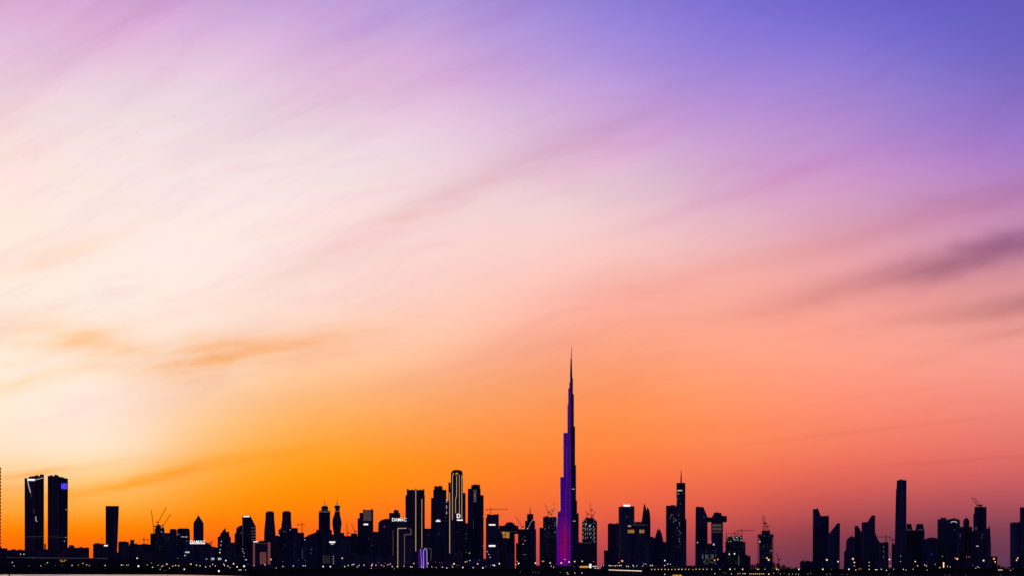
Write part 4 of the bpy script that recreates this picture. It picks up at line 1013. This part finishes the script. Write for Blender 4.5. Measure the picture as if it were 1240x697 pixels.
w_, y_, o_, d_ = (LW,'white'), (LY,'warm'), (LO,'orange'), (LD,'dim')
sS, sM, sB, sX = .45, .62, .95, 1.3
rows = [
 (0, [(147,20,sM,w_),(171,20,sM,w_),(240,48,sS,d_),(88,78,sM,w_),(100,103,sS,w_),(208,103,sS,d_),(293,103,sS,w_),(340,80,sM,w_),(325,92,sS,d_),(395,100,sS,d_),(445,100,sS,d_),(515,100,sM,w_),(560,97,sS,y_),(593,85,sM,y_),(620,95,sM,y_),(638,100,sM,o_),(752,100,sM,w_),(868,97,sM,w_),(880,97,sS,w_),(905,98,sS,w_),(917,95,sS,w_),(981,48,sB,w_),(990,105,sX,w_),(1053,95,sS,w_),(1083,82,sS,o_),(1092,113,sM,w_),(1130,100,sS,w_),(1145,127,sS,w_),(1156,108,sM,y_),(1164,102,sM,y_),(1193,90,sB,y_),(1212,120,sS,w_),(1180,135,sS,d_),(1235,105,sM,w_)]),
 (210, [(15,100,sM,w_),(38,102,sM,w_),(83,28,sM,w_),(125,90,sB,y_),(78,127,sB,w_),(165,98,sM,w_),(190,102,sM,w_),(375,65,sB,w_),(332,8,sB,y_),(230,110,sM,w_),(262,105,sM,y_),(280,92,sM,w_),(300,103,sM,w_),(325,140,sX,w_),(360,90,sM,w_),(365,100,sM,w_),(390,105,sM,w_),(405,115,sS,w_),(430,88,sB,w_),(455,110,sB,w_),(505,105,sX,w_),(533,92,sS,d_),(520,60,sM,w_),(470,132,sM,w_),(482,132,sM,w_),(515,132,sS,w_),(505,12,sS,w_),(575,100,sM,o_),(655,95,sM,w_),(697,57,sB,y_),(735,118,sM,o_),(783,107,sM,w_),(857,103,sM,w_),(928,102,sM,w_),(943,102,sM,w_),(1070,108,sB,w_),(1122,108,sB,w_),(1207,48,sB,y_),(1225,108,sM,w_)]),
 (420, [(10,100,sM,w_),(38,95,sM,w_),(50,92,sM,w_),(75,110,sM,y_),(88,100,sM,y_),(122,97,sM,w_),(178,100,sB,y_),(183,90,sM,y_),(175,120,sM,o_),(208,98,sM,w_),(247,98,sM,y_),(265,103,sM,o_),(293,95,sM,y_),(310,90,sM,y_),(325,108,sM,w_),(338,125,sM,w_),(360,108,sM,y_),(408,105,sM,y_),(455,110,sM,y_),(466,110,sM,y_),(480,85,sM,w_),(490,125,sM,w_),(532,113,sM,w_),(548,117,sM,w_),(582,85,sM,w_),(608,110,sM,w_),(640,115,sS,w_),(663,80,sS,d_),(683,112,sM,w_),(715,118,sM,w_),(757,112,sM,y_),(766,88,sB,w_),(785,100,sS,d_),(800,100,sS,d_),(830,115,sB,w_),(848,75,sM,w_),(860,70,sS,y_),(880,65,sM,y_),(877,12,sM,y_),(903,115,sM,w_),(935,88,sB,y_),(973,117,sB,w_),(950,62,sS,d_),(1045,97,sM,w_),(1055,100,sB,w_),(1090,87,sB,w_),(1218,70,sM,o_),(1210,95,sM,o_),(1228,85,sB,w_)]),
 (620, [(48,85,sB,w_),(30,95,sM,o_),(168,83,sB,w_),(217,70,sM,o_),(227,70,sM,o_),(273,82,sB,y_),(280,105,sM,y_),(298,115,sM,w_),(352,82,sB,w_),(378,57,sM,y_),(408,75,sB,w_),(448,72,sB,y_),(502,70,sB,y_),(500,153,sM,w_),(583,72,sS,o_),(450,153,sM,y_),(400,160,sM,y_),(393,150,sS,w_),(345,148,sS,d_),(788,68,sX,o_),(765,80,sM,o_),(640,103,sS,w_),(655,100,sS,w_),(695,100,sM,w_),(707,103,sM,w_),(722,101,sS,w_),(738,103,sM,w_),(752,100,sS,w_),(768,101,sM,w_),(780,100,sM,w_),(820,105,sM,w_),(833,108,sM,y_),(865,100,sM,w_),(870,108,sS,w_),(893,103,sS,w_),(935,103,sS,w_),(942,88,sS,w_),(957,90,sS,w_),(990,100,sM,w_),(1005,100,sM,w_),(1093,65,sB,w_),(1092,100,sM,w_),(1113,90,sM,w_),(1133,92,sS,w_),(1092,163,sM,w_),(60,145,sS,d_),(150,147,sS,d_),(170,150,sS,d_),(190,149,sS,d_)] + [(998+24*i,128,sM,y_) for i in range(10)]),
 (820, [(x,127,sM,y_) for x in (12,35,60,83,135,160,187,213,247)] + [(113,130,sS,y_),(305,127,sS,w_),(378,127,sB,w_),(412,125,sS,w_),(468,127,sB,y_),(572,127,sM,y_),(583,127,sM,y_),(627,127,sS,w_),(712,127,sB,y_),(725,130,sM,o_),(870,127,sB,w_),(268,62,sB,o_),(291,57,sB,o_),(655,60,sX,y_),(645,48,sM,y_),(1070,60,sX,y_),(1150,72,sB,w_),(1042,127,sB,w_),(1102,127,sS,d_),(1228,127,sB,w_),(270,158,sM,y_),(335,152,sS,d_),(350,155,sS,d_),(388,160,sM,y_),(435,158,sM,y_),(450,158,sS,y_),(470,158,sM,y_),(485,158,sM,w_),(655,162,sB,y_),(690,155,sS,y_),(720,150,sS,d_),(738,160,sS,y_),(765,155,sS,d_),(800,162,sS,y_),(825,162,sS,y_),(850,162,sS,y_),(868,162,sS,y_),(935,160,sM,d_),(955,155,sM,d_),(1070,162,sM,d_),(1095,162,sM,d_),(1180,163,sS,d_),(1215,163,sS,d_),(373,22,sM,w_),(410,18,sB,w_)] + [(520+14*i,160,sM,y_) for i in range(8)]),
 (1030, [(17,53,sX,y_),(27,78,sB,y_),(27,103,sM,y_),(37,132,sM,w_),(60,126,sM,o_),(72,124,sM,o_),(133,78,sM,y_),(133,103,sM,y_),(133,128,sM,w_),(178,130,sM,w_),(188,130,sM,w_),(220,127,sM,w_),(257,135,sM,w_),(278,57,sB,w_),(280,103,sM,y_),(276,163,sM,d_),(308,127,sS,w_),(357,33,sS,y_),(357,72,sS,y_),(378,128,sM,w_),(397,133,sS,w_),(447,127,sS,w_),(463,72,sB,y_),(480,102,sM,w_),(530,97,sM,w_),(543,103,sM,y_),(548,133,sS,w_),(605,92,sS,y_),(637,118,sB,w_),(657,35,sS,y_),(693,105,sM,y_),(713,110,sS,w_),(763,53,sX,y_),(748,48,sM,o_),(895,120,sM,w_),(908,108,sS,w_),(918,115,sS,w_),(951,65,sX,y_),(1025,53,sX,o_),(1034,75,sB,y_),(1060,132,sM,w_),(1070,132,sM,w_),(1082,132,sM,w_),(1130,125,sM,d_),(1145,135,sS,w_),(1162,125,sB,d_),(1188,62,sB,y_),(1195,47,sB,y_),(1075,168,sS,d_),(830,40,sS,o_),(848,40,sS,o_),(675,168,sS,d_),(705,168,sS,d_),(823,168,sS,d_)]),
]
K = 1240/210
allp = []
for x0, L in rows:
    for zx, zy, r, (mat, cn) in L: allp.append(lamp(x0+zx/K, 667+zy/K, r, mat, cn))
# a label names one lamp: alike lamps side by side are told apart by their order
by = {}
for p, px in allp: by.setdefault(p['label'], []).append((px, p))
ORD = ['leftmost', 'second from left', 'third from left', 'fourth from left', 'fifth from left', 'sixth from left', 'seventh from left', 'eighth from left', 'ninth from left', 'tenth from left', 'eleventh from left', 'twelfth from left']
for lab, L in by.items():
    if len(L) > 1:
        L.sort(key=lambda a: a[0])
        for i, (px, p) in enumerate(L): p['label'] = f"{ORD[i] if i < len(L)-1 or len(L) > 9 else 'rightmost'} {lab}"

def thing(name, label, cat, px, D, z=GZ):
    o = bpy.data.objects.new(name, None); C.objects.link(o); o.location = (wx(px,D), D, z); tag(o, label, cat); return o
def sz(p, D): return p/F*D
# long bright jetty deck
D = 1000; t = thing('lit_jetty', 'long low jetty edged with a bright white light line, below the round tower', 'jetty', 757, D)
m = MB(); m.box(-sz(20.5,D), sz(20.5,D), 0, 4, wz(690.8,D)-GZ, wz(690.2,D)-GZ); m.make('deck', CONC, t)
m = MB(); m.prism([(-sz(20,D),wz(689.7,D)-GZ),(sz(20,D),wz(691.2,D)-GZ),(sz(20,D),wz(690.1,D)-GZ),(-sz(20,D),wz(688.8,D)-GZ)], -.6, -.1); m.make('light_strip', glow('jetty_light', (255,225,205), .95, .35), t)
for i in range(9):
    x = -sz(19,D)+i*sz(4.75,D); m = MB(); m.box(x-.15,x+.15,.5,.9,-.3,wz(690.8,D)-GZ); m.make('pile', CONC, t)
D = 2320; t = thing('kiosk', 'low kiosk with a long amber panel at the foot of the purple tower', 'kiosk', 707.5, D)
m = MB(); m.box(-sz(6.2,D), sz(6.2,D), 0, 6, -.3, wz(684.4,D)-GZ); m.make('hall', CONC, t)
m = MB(); m.box(-sz(5.4,D), sz(5.2,D), -.5, -.05, wz(686.6,D)-GZ, wz(684.7,D)-GZ); m.make('lit_panel', GAMB, t)
t = thing('gate_house', 'small brilliant white box right of the amber panel kiosk', 'gatehouse', 714.8, D)
m = MB(); m.box(-sz(1.4,D), sz(1.4,D), 0, 4, -.3, wz(682,D)-GZ); m.make('wall', CONC, t)
m = MB(); m.box(-sz(1.3,D), sz(1.3,D), -.5, -.05, wz(687,D)-GZ, wz(682.1,D)-GZ); m.make('lit_panel', GW, t)
t = thing('canopy', 'flat canopy with two white light bars right of the small brilliant white box', 'canopy', 721, D)
for a, c, y in ((-3.6,1.6,685.1),(-1.4,4,687.3)):
    m = MB(); m.box(sz(a,D), sz(c,D), -.5, 3, wz(y+.6,D)-GZ, wz(y-.6,D)-GZ); m.make('light_bar', GWD, t)
for a in (-3.2, 3.6):
    m = MB(); m.box(sz(a,D)-.2, sz(a,D)+.2, 1, 1.4, -.3, wz(687.8 if a > 0 else 685.6,D)-GZ); m.make('post', STEEL, t)
D = 905; t = thing('boathouse', 'small boathouse with amber lit openings at the near bank below the spired speckled tower', 'boathouse', 820.6, D)
m = MB(); m.box(-sz(6.4,D), sz(6.4,D), 0, 4, -.3, wz(694.6,D)-GZ); m.make('hall', CONC, t)
for a, c in ((-6,-3.4),(-2.6,.6),(1.6,4.6)):
    m = MB(); m.box(sz(a,D), sz(c,D), -.2, -.03, wz(696.8,D)-GZ, wz(695.2,D)-GZ); m.make('opening', GAMB, t)
D = 1750; t = thing('petrol_canopy', 'low canopy with yellowish light bars below the right tall tower of the pair', 'canopy', 75.8, D)
for a, c, y in ((-2.4,2.6,679),(-3.4,-1.2,677.5),(2,3.6,677.6)):
    m = MB(); m.box(sz(a,D), sz(c,D), -1, 2, wz(y+.4,D)-GZ, wz(y-.4,D)-GZ); m.make('light_bar', GGOLD, t)
for a in (-2.8, 2.9):
    m = MB(); m.box(sz(a,D)-.2, sz(a,D)+.2, 0, .4, -.3, wz(677.6,D)-GZ); m.make('post', STEEL, t)
# roadside barrier along the bank
t = thing('roadside_barrier', 'long faint grey roadside barrier crossing below the pair of tall towers', 'barrier', 60, 1830, 0)
zz = lambda px: wz(bank_h(px), 1830)
BAR = glow('lit_barrier', (70,58,56), .5, .6)
for a, c in ((8,45),(45,90),(90,130)):
    m = MB(); m.prism([(wx(a,1830)-wx(60,1830), zz(a)-.1),(wx(c,1830)-wx(60,1830), zz(c)-.1),(wx(c,1830)-wx(60,1830), zz(c)+.75),(wx(a,1830)-wx(60,1830), zz(a)+.75)], -.25, .25); m.make('rail', BAR, t)
for i in range(16):
    px = 9+i*8; m = MB(); X = wx(px,1830)-wx(60,1830); m.box(X-.12,X+.12,.26,.5,zz(px)-1.0,zz(px)+.7); m.make('post', STEEL, t)
t = thing('facade_light_bars', 'x', 'light', 0, 100) if False else None
D = 1000; t = thing('mooring_post', 'dark mooring post standing in the water at the bottom left corner', 'post', 11.2, D, 0)
m = MB(); r = sz(.75,D)
m.rings([[(r*k*math.cos(a*math.pi/4), r*k*math.sin(a*math.pi/4), z) for a in range(8)] for z, k in ((-6,1),(wz(693.9,D),1),(wz(693.7,D),.8))]); m.make('pile', BARK, t)
m = MB(); m.rings([[(r*k*math.cos(a*math.pi/4), r*k*math.sin(a*math.pi/4), z) for a in range(8)] for z, k in ((wz(695.0,D),1.25),(wz(694.6,D),1.25))]); m.make('collar', STEEL, t)
D = 2340; t = thing('lit_column', 'short bright amber light column below the flat roofed slab', 'light column', 1142.6, D)
m = MB(); m.box(-sz(.9,D), sz(.9,D), 0, 2, -.3, wz(679.8,D)-GZ); m.make('shaft', CONC, t)
m = MB(); m.box(-sz(.7,D), sz(.7,D), -.5, -.05, wz(686.6,D)-GZ, wz(680,D)-GZ); m.make('lit_panel', LY, t)

for o in C.objects:
    if o.parent is None and 'crane' in o.name and 'group' not in o: o['group'] = 'cranes over the building sites'
    if o.parent is None and o.name.startswith('broadleaf_tree'): o['group'] = 'dark trees along the shore'
